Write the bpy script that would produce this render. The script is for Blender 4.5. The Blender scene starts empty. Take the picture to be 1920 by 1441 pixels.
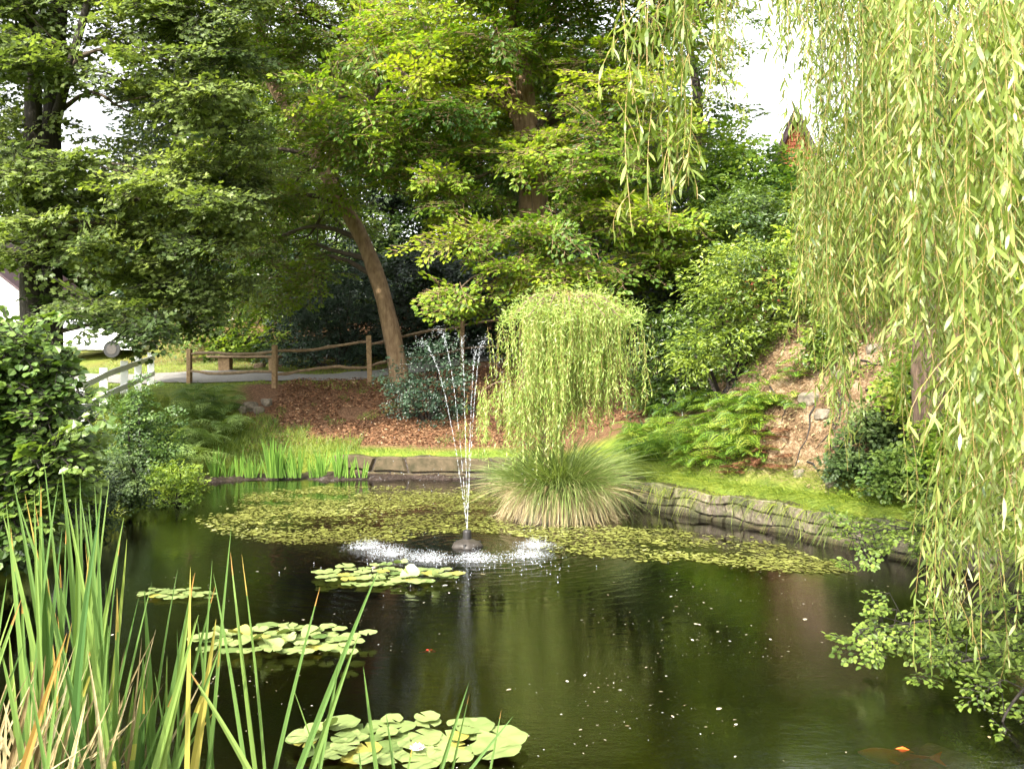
import bpy, math, random
import numpy as np
from mathutils import Vector, noise as mnoise

# ------------------------------------------------------------------ scene, camera, light
SC = bpy.context.scene
CH = 2.1                    # eye height above the water
FPX = 1500.0                # focal length in pixels of a 1920 px wide picture
HY = 720.5
cam = bpy.data.cameras.new('camera'); camo = bpy.data.objects.new('camera', cam)
SC.collection.objects.link(camo); SC.camera = camo
cam.sensor_width = 36; cam.lens = 36*FPX/1920; cam.clip_end = 2000; cam.clip_start = 0.05
camo.location = (0, 0, CH); camo.rotation_euler = (math.radians(90), 0, 0)

SUNV = np.array([-0.40, -0.62, 0.68]); SUNV /= np.linalg.norm(SUNV)
W = bpy.data.worlds.new('World'); SC.world = W; W.use_nodes = True
nt = W.node_tree; nt.nodes.clear()
sky = nt.nodes.new('ShaderNodeTexSky'); sky.sky_type = 'NISHITA'; sky.sun_disc = False
sky.sun_elevation = math.asin(SUNV[2]); sky.sun_rotation = math.atan2(SUNV[0], SUNV[1]) % (2*math.pi)
sky.dust_density = 4; sky.air_density = 1.0; sky.altitude = 50
hs = nt.nodes.new('ShaderNodeHueSaturation'); hs.inputs['Saturation'].default_value = 0.10; hs.inputs['Value'].default_value = 2.0
bg = nt.nodes.new('ShaderNodeBackground'); bg.inputs[1].default_value = 0.15
wo = nt.nodes.new('ShaderNodeOutputWorld')
nt.links.new(sky.outputs[0], hs.inputs['Color']); nt.links.new(hs.outputs[0], bg.inputs[0]); nt.links.new(bg.outputs[0], wo.inputs[0])
sl = bpy.data.lights.new('sun', 'SUN'); sl.energy = 4.4; sl.angle = math.radians(0.6); sl.color = (1.0, 0.93, 0.78)
so = bpy.data.objects.new('sun', sl); SC.collection.objects.link(so)
so.rotation_euler = Vector(SUNV).to_track_quat('Z', 'Y').to_euler()
SC.view_settings.view_transform = 'Standard'; SC.view_settings.look = 'None'
SC.view_settings.exposure = 1.36; SC.view_settings.gamma = 1
SC.render.engine = 'CYCLES'
cy = SC.cycles
cy.max_bounces = 7; cy.diffuse_bounces = 3; cy.glossy_bounces = 3; cy.transmission_bounces = 4; cy.transparent_max_bounces = 8
cy.caustics_reflective = False; cy.caustics_refractive = False; cy.sample_clamp_indirect = 4
cy.use_denoising = True; cy.denoising_input_passes = 'RGB_ALBEDO_NORMAL'; cy.denoising_prefilter = 'ACCURATE'
try: cy.denoiser = 'OPENIMAGEDENOISE'
except Exception: pass

# ------------------------------------------------------------------ helpers
COL = SC.collection
def at(px, py, D):
    return np.array([(px-960)/FPX*D, D, CH+(HY-py)/FPX*D])
def onwater(px, py, z=0.0):
    D = FPX*(CH-z)/(py-HY)
    return np.array([(px-960)/FPX*D, D, z])
def tag(o, label=None, cat=None, group=None, kind=None):
    if label: o['label'] = label
    if cat: o['category'] = cat
    if group: o['group'] = group
    if kind: o['kind'] = kind
    return o
def empty(name, loc, label=None, cat=None, group=None, rz=0):
    o = bpy.data.objects.new(name, None); COL.objects.link(o)
    o.location = tuple(float(v) for v in loc); o.rotation_euler = (0, 0, rz); o.empty_display_size = 0.2
    return tag(o, label, cat, group)
def link(name, me, mat, parent=None):
    o = bpy.data.objects.new(name, me); COL.objects.link(o)
    if mat is not None: me.materials.append(mat)
    if parent is not None:
        o.parent = parent
        # builder coordinates are world ones unless the parent says otherwise
        if parent.get('_w', 1):
            M = parent_world(parent).inverted(); o.matrix_parent_inverse = M
    return o
from mathutils import Matrix, Euler
def parent_world(p):
    M = Matrix.Translation(p.location) @ p.rotation_euler.to_matrix().to_4x4()
    if p.parent is not None: M = parent_world(p.parent) @ p.matrix_parent_inverse @ M
    return M
def raw_mesh(name, V, F, var=None, smooth=False):
    """V (n,3), F (m,k) all the same size, var (m,) per face"""
    V = np.asarray(V, dtype=np.float32); F = np.asarray(F, dtype=np.int32)
    me = bpy.data.meshes.new(name)
    m, k = F.shape
    me.vertices.add(len(V)); me.vertices.foreach_set('co', V.ravel())
    me.loops.add(m*k); me.loops.foreach_set('vertex_index', F.ravel())
    me.polygons.add(m); me.polygons.foreach_set('loop_start', np.arange(0, m*k, k, dtype=np.int32))
    me.polygons.foreach_set('use_smooth', np.full(m, bool(smooth)))
    if var is not None:
        a = me.attributes.new('var', 'FLOAT', 'FACE'); a.data.foreach_set('value', np.asarray(var, dtype=np.float32))
    me.update(calc_edges=True)
    return me
class MB:
    def __init__(s): s.v = []; s.f = []; s.n = 0
    def add(s, V, F):
        s.v += [tuple(map(float, p)) for p in V]; s.f += [tuple(int(i)+s.n for i in f) for f in F]; s.n = len(s.v)
    def box(s, c, size, rot=None, taper=1.0, jit=0, rng=None):
        hx, hy, hz = [q/2 for q in size]
        P = []
        for z in (-hz, hz):
            t = taper if z > 0 else 1
            for x, y in ((-hx, -hy), (hx, -hy), (hx, hy), (-hx, hy)): P.append([x*t, y*t, z])
        P = np.array(P)
        if jit: P += rng.normal(0, jit, P.shape)
        if rot is not None: P = P @ np.array(Euler(rot).to_matrix()).T
        s.add(P+np.array(c), [(0, 3, 2, 1), (4, 5, 6, 7), (0, 1, 5, 4), (1, 2, 6, 5), (2, 3, 7, 6), (3, 0, 4, 7)])
    def tube(s, pts, rad, n=6, cap=True):
        pts = [np.array(p, dtype=float) for p in pts]
        if np.isscalar(rad): rad = [rad]*len(pts)
        V = []; F = []
        up = np.array([0.13, 0.21, 0.97]); prev = None
        for i, p in enumerate(pts):
            a = pts[max(i-1, 0)]; b = pts[min(i+1, len(pts)-1)]
            t = b-a; t /= (np.linalg.norm(t)+1e-9)
            if prev is None:
                u = np.cross(t, up)
                if np.linalg.norm(u) < .1: u = np.cross(t, [1, 0, 0])
            else: u = prev-t*np.dot(prev, t)
            u /= (np.linalg.norm(u)+1e-9); prev = u; w = np.cross(t, u)
            for k in range(n):
                an = 2*math.pi*k/n
                V.append(p+rad[i]*(math.cos(an)*u+math.sin(an)*w))
        for i in range(len(pts)-1):
            for k in range(n):
                F.append((i*n+k, i*n+(k+1) % n, (i+1)*n+(k+1) % n, (i+1)*n+k))
        if cap: F.append(tuple(range(n-1, -1, -1))); F.append(tuple((len(pts)-1)*n+k for k in range(n)))
        s.add(V, F)
    def lathe(s, c, prof, n=16):
        V = []; F = []
        for r, z in prof:
            for k in range(n):
                a = 2*math.pi*k/n; V.append((c[0]+r*math.cos(a), c[1]+r*math.sin(a), c[2]+z))
        for i in range(len(prof)-1):
            for k in range(n): F.append((i*n+k, i*n+(k+1) % n, (i+1)*n+(k+1) % n, (i+1)*n+k))
        F.append(tuple(range(n-1, -1, -1))); F.append(tuple((len(prof)-1)*n+k for k in range(n)))
        s.add(V, F)
    def build(s, name, mat, parent=None, smooth=False, bevel=0):
        me = bpy.data.meshes.new(name); me.from_pydata(s.v, [], s.f); me.update()
        if smooth:
            me.polygons.foreach_set('use_smooth', np.ones(len(me.polygons), dtype=bool))
        o = link(name, me, mat, parent)
        if bevel:
            b = o.modifiers.new('bevel', 'BEVEL'); b.width = bevel; b.segments = 2; b.limit_method = 'ANGLE'
        return o
def unit(a): return a/(np.linalg.norm(a, axis=-1, keepdims=True)+1e-9)

# leaf templates: (x along, y across, z up) and faces
T_OVAL = (np.array([[0, 0, 0], [.32, .5, .06], [.72, .38, .05], [1, 0, -.06], [.72, -.38, .05], [.32, -.5, .06]]), np.array([[0, 3, 2, 1], [0, 5, 4, 3]]))
T_DIA = (np.array([[0, 0, 0], [.45, .5, .07], [1, 0, -.03], [.45, -.5, .07]]), np.array([[0, 3, 2, 1]]))
T_LOBE = (np.array([[0, 0, 0], [.15, .42, .05], [.42, .22, .02], [.62, .58, .03], [.7, .2, 0], [1.05, 0, -.08], [.7, -.2, 0], [.62, -.58, .03], [.42, -.22, .02], [.15, -.42, .05]]),
          np.array([[0, 4, 2, 1], [2, 4, 4+0, 3], [0, 5, 4, 4], [0, 6, 5, 5], [0, 9, 8, 6], [8, 7, 6, 6]]))
def lobed():
    V = np.array([[0, 0, 0], [.12, .40, .04], [.40, .24, .02], [.58, .60, .02], [.68, .24, .0], [1.05, 0, -.10], [.68, -.24, .0], [.58, -.60, .02], [.40, -.24, .02], [.12, -.40, .04]])
    F = np.array([[0, 8, 2, 1], [2, 4, 3, 2], [8, 6, 4, 2], [8, 7, 6, 8], [6, 5, 4, 6]])
    return V, F
T_LOBE3 = (np.array([[0, 0, 0], [.30, .50, .05], [.62, .17, .0], [1.0, 0, -.08], [.62, -.17, .0], [.30, -.50, .05], [.62, .55, .03], [.62, -.55, .03]]),
           np.array([[0, 2, 6, 1], [0, 5, 7, 4], [0, 4, 3, 2]]))
def willowleaf(seg=4, curve=.18, w=.5):
    V = []; F = []
    for i in range(seg+1):
        t = i/seg; ww = w*math.sin(math.pi*min(1, (t*.93+.04)))**.7 if i < seg else 0.0
        if i == 0: ww = .08*w
        z = -curve*t*t; V += [[t, ww, z+.03*ww], [t, -ww, z+.03*ww]]
    for i in range(seg): F.append([2*i, 2*i+1, 2*i+3, 2*i+2])
    return np.array(V), np.array(F)
T_WIL = willowleaf(4); T_WILS = willowleaf(2, .12)

def leaves(name, C, X, N, L, Wd, tmpl, mat, parent, var, tw=None):
    T, F = tmpl
    C = np.asarray(C); n = len(C)
    X = unit(X); Z = unit(N-X*np.sum(N*X, 1, keepdims=True)); Y = np.cross(Z, X)
    L = np.broadcast_to(L, (n,))[:, None, None]; Wd = np.broadcast_to(Wd, (n,))[:, None, None]
    V = C[:, None, :]+T[None, :, 0:1]*L*X[:, None, :]+T[None, :, 1:2]*Wd*Y[:, None, :]+T[None, :, 2:3]*L*Z[:, None, :]
    FF = (np.arange(n)[:, None, None]*len(T)+F[None]).reshape(-1, 4)
    V = V.reshape(-1, 3); vv = np.repeat(var, len(F)); nl = len(FF)
    if tw is not None:
        tV, tF = twig_geo(tw[0], tw[1]); FF = np.concatenate([FF, tF+len(V)]); V = np.concatenate([V, tV]); vv = np.concatenate([vv, np.zeros(len(tF))])
    me = raw_mesh(name, V, FF, vv); o = link(name, me, mat, parent)
    if tw is not None:
        me.materials.append(tw[2]); mi = np.zeros(len(FF), dtype=np.int32); mi[nl:] = 1; me.polygons.foreach_set('material_index', mi)
    return o
def twig_geo(S, r):
    a, b = S[:, 0], S[:, 1]; t = unit(b-a); u = unit(np.cross(t, [0.2, .3, .93])); w = np.cross(t, u)
    V = []
    for p, rr in ((a, r), (b, r*.45)):
        for k in range(3):
            an = 2.094*k; V.append(p+rr*(math.cos(an)*u+math.sin(an)*w))
    V = np.stack(V, 1).reshape(-1, 3); n = len(a)
    F = np.array([[0, 1, 4, 3], [1, 2, 5, 4], [2, 0, 3, 5]]); return V, (np.arange(n)[:, None, None]*6+F[None]).reshape(-1, 4)

def blades(name, B, Dr, L, Wd, bend, mat, parent, var, seg=4, side=None, vfold=False, power=2.0, blunt=.9, tips=None):
    """arching grass-like strips, B base, Dr direction, bend vectors (n,3) added as L*t^power"""
    n = len(B); Dr = unit(Dr); L = np.broadcast_to(L, (n,)); Wd = np.broadcast_to(Wd, (n,))
    t = np.linspace(0, 1, seg+1)
    P = B[:, None]+Dr[:, None]*(L[:, None]*t[None])[..., None]+bend[:, None]*(L[:, None]*t[None]**power)[..., None]
    if side is None: side = unit(np.cross(Dr, np.array([0.0, 1.0, 0.02])+bend*0.5))
    side = unit(side)
    wt = np.where(t < .15, .75+.25*t/.15, 1)*(1-np.clip((t-.3)/.7, 0, 1)**2*blunt); wt[-1] = .04
    off = side[:, None]*(Wd[:, None]*wt[None]*.5)[..., None]
    if vfold:
        nn = unit(np.cross(side, Dr)); mid = P+nn[:, None]*(Wd[:, None]*wt[None]*.22)[..., None]
        V = np.stack([P-off, mid, P+off], 2); k = 3
    else:
        V = np.stack([P-off, P+off], 2); k = 2
    V = V.reshape(-1, 3); F = []
    for i in range(seg):
        for j in range(k-1): F.append([i*k+j, i*k+j+1, (i+1)*k+j+1, (i+1)*k+j])
    F = np.array(F); FF = (np.arange(n)[:, None, None]*(k*(seg+1))+F[None]).reshape(-1, 4)
    vr = np.repeat(np.asarray(var)[:, None], seg, 1)
    if tips is not None:
        g_ = np.random.default_rng(n+7); a_ = g_.uniform(0, 1, n) < tips; vr[a_, -1] = 1; b_ = g_.uniform(0, 1, n) < tips*.6; vr[b_, -2:] = .97
        for q_ in range(n):
            if g_.uniform() < tips*.7: vr[q_, g_.integers(1, seg)] = g_.uniform(.86, 1)
            vr[q_, :2] = np.maximum(vr[q_, :2], g_.uniform(.3, .95))
    vr = np.repeat(vr, k-1, 1).ravel()
    me = raw_mesh(name, V, FF, vr, smooth=False)
    return link(name, me, mat, parent)

# ------------------------------------------------------------------ materials
def newmat(name):
    m = bpy.data.materials.new(name); m.use_nodes = True; n = m.node_tree; n.nodes.clear()
    out = n.nodes.new('ShaderNodeOutputMaterial'); return m, n, out
def ramp(n, fac, stops):
    r = n.nodes.new('ShaderNodeValToRGB'); cr = r.color_ramp
    while len(cr.elements) < len(stops): cr.elements.new(0.5)
    for e, (p, c) in zip(cr.elements, stops): e.position = p; e.color = (*c, 1)
    if fac is not None: n.links.new(fac, r.inputs[0])
    return r.outputs[0]
def noise(n, scale, detail=4, rough=.6, vec=None, coord='Object'):
    t = n.nodes.new('ShaderNodeTexNoise'); t.inputs['Scale'].default_value = scale; t.inputs['Detail'].default_value = detail; t.inputs['Roughness'].default_value = rough
    if vec is None:
        g = n.nodes.new('ShaderNodeNewGeometry'); vec = g.outputs['Position']
    n.links.new(vec, t.inputs['Vector']); return t.outputs['Fac']
def math_(n, op, a, b=None):
    m = n.nodes.new('ShaderNodeMath'); m.operation = op
    for i, v in enumerate((a, b)):
        if v is None: continue
        if isinstance(v, (int, float)): m.inputs[i].default_value = v
        else: n.links.new(v, m.inputs[i])
    return m.outputs[0]
def bump(n, h, s=.5, d=.02):
    b = n.nodes.new('ShaderNodeBump'); b.inputs['Strength'].default_value = s; b.inputs['Distance'].default_value = d
    n.links.new(h, b.inputs['Height']); return b.outputs[0]
def leafmat(name, stops, trans=.38, rough=.45, spec=.35, tmul=(1.25, 1.3, .55)):
    m, n, out = newmat(name)
    a = n.nodes.new('ShaderNodeAttribute'); a.attribute_name = 'var'
    c = ramp(n, a.outputs['Fac'], stops)
    p = n.nodes.new('ShaderNodeBsdfPrincipled'); p.inputs['Roughness'].default_value = rough
    p.inputs['Specular IOR Level'].default_value = spec
    n.links.new(c, p.inputs['Base Color'])
    tr = n.nodes.new('ShaderNodeBsdfTranslucent')
    mx = n.nodes.new('ShaderNodeMix'); mx.data_type = 'RGBA'; mx.blend_type = 'MULTIPLY'; mx.inputs['Factor'].default_value = 1
    n.links.new(c, mx.inputs[6]); mx.inputs[7].default_value = (*tmul, 1)
    n.links.new(mx.outputs[2], tr.inputs[0])
    ms = n.nodes.new('ShaderNodeMixShader'); ms.inputs[0].default_value = trans
    n.links.new(p.outputs[0], ms.inputs[1]); n.links.new(tr.outputs[0], ms.inputs[2]); n.links.new(ms.outputs[0], out.inputs[0])
    return m
def plain(name, col, col2=None, scale=8, rough=.7, bs=.3, bd=.01, metal=0, spec=.4, detail=5, stretch=None):
    m, n, out = newmat(name)
    p = n.nodes.new('ShaderNodeBsdfPrincipled'); p.inputs['Roughness'].default_value = rough; p.inputs['Metallic'].default_value = metal
    p.inputs['Specular IOR Level'].default_value = spec
    g = n.nodes.new('ShaderNodeNewGeometry'); v = g.outputs['Position']
    if stretch:
        mp = n.nodes.new('ShaderNodeMapping'); mp.inputs['Scale'].default_value = stretch
        n.links.new(v, mp.inputs[0]); v = mp.outputs[0]
    f = noise(n, scale, detail, .65, v)
    if col2 is None: col2 = tuple(q*.75 for q in col)
    n.links.new(ramp(n, f, [(.33, col2), (.66, col)]), p.inputs['Base Color'])
    if bs: n.links.new(bump(n, f, bs, bd), p.inputs['Normal'])
    n.links.new(p.outputs[0], out.inputs[0]); return m

M = {}
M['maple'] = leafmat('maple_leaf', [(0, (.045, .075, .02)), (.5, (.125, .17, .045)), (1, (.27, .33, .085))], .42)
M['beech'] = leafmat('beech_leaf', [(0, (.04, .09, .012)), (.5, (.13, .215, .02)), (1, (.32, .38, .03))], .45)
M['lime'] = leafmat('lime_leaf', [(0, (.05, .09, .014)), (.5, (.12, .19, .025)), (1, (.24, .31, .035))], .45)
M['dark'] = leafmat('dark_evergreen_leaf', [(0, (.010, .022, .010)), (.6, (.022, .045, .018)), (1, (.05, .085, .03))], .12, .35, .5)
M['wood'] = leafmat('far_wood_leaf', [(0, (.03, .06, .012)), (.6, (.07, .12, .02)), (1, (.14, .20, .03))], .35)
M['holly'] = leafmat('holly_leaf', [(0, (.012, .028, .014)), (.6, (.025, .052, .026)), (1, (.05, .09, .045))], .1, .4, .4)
M['rhodo'] = leafmat('rhododendron_leaf', [(0, (.03, .06, .010)), (.5, (.10, .155, .018)), (1, (.23, .29, .035))], .3, .35, .5)
M['hazel'] = leafmat('round_hedge_leaf', [(0, (.035, .07, .018)), (.5, (.075, .135, .028)), (1, (.16, .23, .045))], .35, .4, .45)
M['bough'] = leafmat('small_bough_leaf', [(0, (.04, .08, .012)), (.5, (.11, .17, .025)), (1, (.25, .32, .06))], .4)
M['willow'] = leafmat('willow_leaf', [(0, (.05, .085, .015)), (.5, (.18, .24, .05)), (.93, (.34, .39, .12)), (1, (.50, .52, .28))], .45, .42, .4)
M['dwillow'] = leafmat('pale_willow_leaf', [(0, (.10, .16, .025)), (.5, (.25, .35, .07)), (1, (.46, .54, .20))], .45, .42, .4)
M['fern'] = leafmat('fern_leaf', [(0, (.06, .14, .02)), (.5, (.17, .29, .03)), (.9, (.28, .38, .04)), (1, (.30, .33, .05))], .42)
M['fern2'] = leafmat('pale_fern_leaf', [(0, (.07, .13, .03)), (.5, (.16, .25, .06)), (1, (.28, .37, .11))], .4)
M['deadfern'] = leafmat('dry_bracken', [(0, (.10, .04, .02)), (.5, (.19, .085, .04)), (1, (.30, .17, .08))], .2, .7, .2, (1, 1, 1))
M['grass'] = leafmat('grass_blade', [(0, (.05, .09, .014)), (.5, (.13, .19, .022)), (1, (.29, .33, .05))], .42)
M['tussock'] = leafmat('sedge_blade', [(0, (.06, .095, .022)), (.5, (.14, .19, .05)), (1, (.28, .33, .11))], .35, .45)
M['straw'] = leafmat('dry_blade', [(0, (.14, .09, .04)), (.5, (.32, .25, .125)), (1, (.52, .44, .26))], .25, .6, .3, (1, 1, 1))
M['iris'] = leafmat('iris_blade', [(0, (.07, .15, .02)), (.5, (.15, .28, .045)), (1, (.26, .40, .07))], .38, .35, .5)
M['reed'] = leafmat('reed_blade', [(0, (.055, .12, .03)), (.5, (.12, .20, .05)), (.86, (.21, .29, .07)), (.94, (.38, .34, .08)), (1, (.36, .20, .06))], .34, .4, .5)
M['pad'] = leafmat('lily_pad', [(0, (.08, .13, .035)), (.5, (.20, .25, .085)), (.93, (.26, .32, .12)), (1, (.30, .27, .06))], .12, .35, .5)
M['litter'] = leafmat('fallen_leaf', [(0, (.045, .02, .012)), (.5, (.19, .088, .042)), (.85, (.33, .19, .10)), (1, (.50, .36, .22))], .1, .7, .2, (1, 1, 1))
M['ivy'] = leafmat('ivy_leaf', [(0, (.018, .035, .010)), (.6, (.045, .075, .018)), (1, (.10, .14, .04))], .15, .5, .3)
M['carpet'] = leafmat('floating_leaf', [(0, (.07, .06, .018)), (.5, (.16, .17, .035)), (.9, (.27, .28, .075)), (1, (.40, .40, .18))], .15, .45, .4)
M['speck'] = leafmat('floating_petal', [(0, (.22, .17, .08)), (.7, (.45, .40, .27)), (1, (.72, .68, .58))], .1, .6, .3, (1, 1, 1))
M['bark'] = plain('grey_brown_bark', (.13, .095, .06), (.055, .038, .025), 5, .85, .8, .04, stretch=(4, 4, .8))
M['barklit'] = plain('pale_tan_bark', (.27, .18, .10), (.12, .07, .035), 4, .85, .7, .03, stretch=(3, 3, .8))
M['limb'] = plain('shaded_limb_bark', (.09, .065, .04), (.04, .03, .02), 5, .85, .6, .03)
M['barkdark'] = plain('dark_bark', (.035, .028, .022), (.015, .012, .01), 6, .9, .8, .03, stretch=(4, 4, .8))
M['willowbark'] = plain('furrowed_willow_bark', (.26, .17, .12), (.08, .05, .035), 9, .9, 1, .04, stretch=(3, 3, .5))
M['twig'] = plain('yellow_twig', (.30, .22, .07), (.19, .12, .04), 9, .6, 0)
M['fencewood'] = plain('weathered_chestnut', (.30, .20, .10), (.15, .09, .045), 14, .8, .5, .01, stretch=(1, 1, 1))
M['railwood'] = plain('split_rail_wood', (.26, .18, .105), (.12, .08, .045), 10, .8, .5, .01)
M['white'] = plain('white_gloss_paint', (.80, .80, .78), (.72, .72, .69), 6, .4, .1)
M['render'] = plain('white_render', (.80, .79, .76), (.70, .69, .66), 3, .8, .2)
M['black'] = plain('black_plastic', (.03, .027, .025), (.018, .016, .015), 12, .45, .1)
M['floatgrey'] = plain('grey_brown_plastic', (.05, .042, .034), (.025, .02, .016), 10, .5, .2)
M['stone'] = None
M['rock'] = plain('pale_rock', (.20, .165, .12), (.07, .058, .042), 7, .85, .9, .04)
M['tyre'] = plain('rubber', (.02, .02, .02), None, 9, .8, 0)
M['glass'] = plain('dark_car_glass', (.03, .035, .04), None, 2, .08, 0, spec=.8)
M['mud'] = plain('wet_mud', (.05, .035, .028), (.02, .014, .012), 14, .35, .9, .03)
M['asphalt'] = plain('worn_asphalt', (.20, .19, .17), (.12, .11, .10), 20, .9, .4, .005)
M['cedar'] = plain('orange_cedar_board', (.48, .13, .04), (.30, .07, .025), 5, .6, .3, .01, stretch=(.5, 1, 6))
M['roofdark'] = plain('dark_roof', (.05, .025, .03), (.03, .015, .02), 8, .7, .3)
M['koi'] = plain('orange_scales', (.75, .17, .02), (.5, .08, .01), 9, .3, 0)
M['redfish'] = plain('red_scales', (.70, .05, .02), (.50, .03, .01), 9, .3, 0)
M['petal'] = plain('white_pink_petal', (.82, .74, .74), (.80, .55, .60), 12, .5, 0)
M['stamen'] = plain('yellow_stamen', (.70, .45, .05), None, 9, .6, 0)

def stonemat():
    m, n, out = newmat('lichened_wall_stone')
    p = n.nodes.new('ShaderNodeBsdfPrincipled'); p.inputs['Roughness'].default_value = .85
    g = n.nodes.new('ShaderNodeNewGeometry')
    big = noise(n, 2.2, 3, .6); f = noise(n, 14, 6, .7)
    a = ramp(n, f, [(.3, (.04, .032, .022)), (.5, (.13, .10, .072)), (.72, (.30, .255, .20))])
    b = ramp(n, f, [(.3, (.035, .04, .015)), (.7, (.12, .115, .05))])
    mx = n.nodes.new('ShaderNodeMix'); mx.data_type = 'RGBA'; n.links.new(ramp(n, big, [(.42, (0, 0, 0)), (.58, (1, 1, 1))]), mx.inputs[0])
    n.links.new(a, mx.inputs[6]); n.links.new(b, mx.inputs[7])
    ri = n.nodes.new('ShaderNodeHueSaturation'); n.links.new(mx.outputs[2], ri.inputs['Color'])
    n.links.new(math_(n, 'ADD', math_(n, 'MULTIPLY', g.outputs['Random Per Island'], .7), .6), ri.inputs['Value'])
    # wet, algae-stained foot of the wall
    sx = n.nodes.new('ShaderNodeSeparateXYZ'); n.links.new(g.outputs['Position'], sx.inputs[0])
    wet = math_(n, 'ADD', sx.outputs[2], math_(n, 'MULTIPLY', big, .14))
    wr = ramp(n, wet, [(.10, (.28, .26, .14)), (.18, (1, 1, 1))])
    m2 = n.nodes.new('ShaderNodeMix'); m2.data_type = 'RGBA'; m2.blend_type = 'MULTIPLY'; m2.inputs[0].default_value = 1
    n.links.new(ri.outputs[0], m2.inputs[6]); n.links.new(wr, m2.inputs[7])
    n.links.new(m2.outputs[2], p.inputs['Base Color']); n.links.new(bump(n, f, .8, .02), p.inputs['Normal'])
    n.links.new(p.outputs[0], out.inputs[0]); return m
M['stone'] = stonemat()

M['oldwall'] = plain('brown_mossy_wall', (.10, .072, .04), (.035, .03, .012), 5, .9, .8, .03)
FOUNT = onwater(876, 1024)
def watermat():
    m, n, out = newmat('pond_water')
    g = n.nodes.new('ShaderNodeNewGeometry'); pos = g.outputs['Position']
    mp = n.nodes.new('ShaderNodeMapping'); mp.inputs['Scale'].default_value = (1, 2.4, 1); n.links.new(pos, mp.inputs[0])
    fine = noise(n, 13, 4, .6, mp.outputs[0]); mid = noise(n, 2.2, 2, .5, mp.outputs[0])
    sub = n.nodes.new('ShaderNodeVectorMath'); sub.operation = 'SUBTRACT'; n.links.new(pos, sub.inputs[0]); sub.inputs[1].default_value = tuple(FOUNT)
    ln = n.nodes.new('ShaderNodeVectorMath'); ln.operation = 'LENGTH'; n.links.new(sub.outputs[0], ln.inputs[0])
    r = math_(n, 'ADD', ln.outputs[1] if len(ln.outputs) > 1 else ln.outputs['Value'], math_(n, 'MULTIPLY', mid, .35))
    ring = math_(n, 'SINE', math_(n, 'MULTIPLY', r, 34))
    fall = math_(n, 'DIVIDE', 1.0, math_(n, 'ADD', 1.0, math_(n, 'POWER', math_(n, 'DIVIDE', r, 2.6), 3)))
    patch = ramp(n, noise(n, .55, 2, .5), [(.38, (.15, .15, .15)), (.62, (1, 1, 1))])
    h = math_(n, 'ADD', math_(n, 'MULTIPLY', ring, math_(n, 'MULTIPLY', fall, .26)), math_(n, 'MULTIPLY', math_(n, 'MULTIPLY', fine, patch), .58))
    h = math_(n, 'ADD', h, math_(n, 'MULTIPLY', mid, .3))
    b = bump(n, h, 1.0, .0046)
    gl = n.nodes.new('ShaderNodeBsdfGlossy'); gl.inputs['Roughness'].default_value = .008; gl.inputs['Color'].default_value = (1, 1, 1, 1); n.links.new(b, gl.inputs['Normal'])
    tr = n.nodes.new('ShaderNodeBsdfTransparent'); tr.inputs[0].default_value = (.58, .42, .26, 1)
    fr = n.nodes.new('ShaderNodeFresnel'); fr.inputs[0].default_value = 2.0; n.links.new(b, fr.inputs['Normal'])
    ms = n.nodes.new('ShaderNodeMixShader'); n.links.new(fr.outputs[0], ms.inputs[0]); n.links.new(tr.outputs[0], ms.inputs[1]); n.links.new(gl.outputs[0], ms.inputs[2])
    n.links.new(ms.outputs[0], out.inputs[0]); return m
M['water'] = watermat()
def dropmat():
    m, n, out = newmat('splashing_water')
    p = n.nodes.new('ShaderNodeBsdfPrincipled'); p.inputs['Base Color'].default_value = (.86, .9, .95, 1); p.inputs['Roughness'].default_value = .12
    t = n.nodes.new('ShaderNodeBsdfTransparent'); ms = n.nodes.new('ShaderNodeMixShader'); ms.inputs[0].default_value = .62
    n.links.new(p.outputs[0], ms.inputs[1]); n.links.new(t.outputs[0], ms.inputs[2]); n.links.new(ms.outputs[0], out.inputs[0]); return m
M['drop'] = dropmat()

# ------------------------------------------------------------------ pond outline and terrain
SHORE = np.array([(-3.0, 2.9), (-1, 2.4), (1.5, 2.3), (4, 2.8), (5.2, 4.5), (5.4, 7), (5.15, 8.8), (4.8, 9.85), (4.2, 10.95), (3.4, 12.2), (2.75, 13.1), (2.2, 13.95), (2.05, 15.0), (1.7, 16.2), (.9, 17.2),
                  (-.3, 17.9), (-1.5, 18.2), (-2.8, 18.4), (-4.1, 18.6), (-5.6, 18.25), (-6.95, 17.6), (-6.8, 16.0), (-6.1, 13.2), (-5.7, 11), (-5.4, 9), (-4.9, 7), (-4.2, 5.2), (-3.5, 4.0)], dtype=float)
def catmull(P, sub=6, closed=True):
    out = []; n = len(P)
    rng_ = range(n) if closed else range(n-1)
    for i in rng_:
        if closed: a, b, c, d = P[i-1], P[i], P[(i+1) % n], P[(i+2) % n]
        else: a, b, c, d = P[max(i-1, 0)], P[i], P[i+1], P[min(i+2, n-1)]
        for k in range(sub):
            t = k/sub
            out.append(.5*((2*b)+(-a+c)*t+(2*a-5*b+4*c-d)*t*t+(-a+3*b-3*c+d)*t**3))
    if not closed: out.append(P[-1])
    return np.array(out)
SH = catmull(SHORE, 4)
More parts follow.
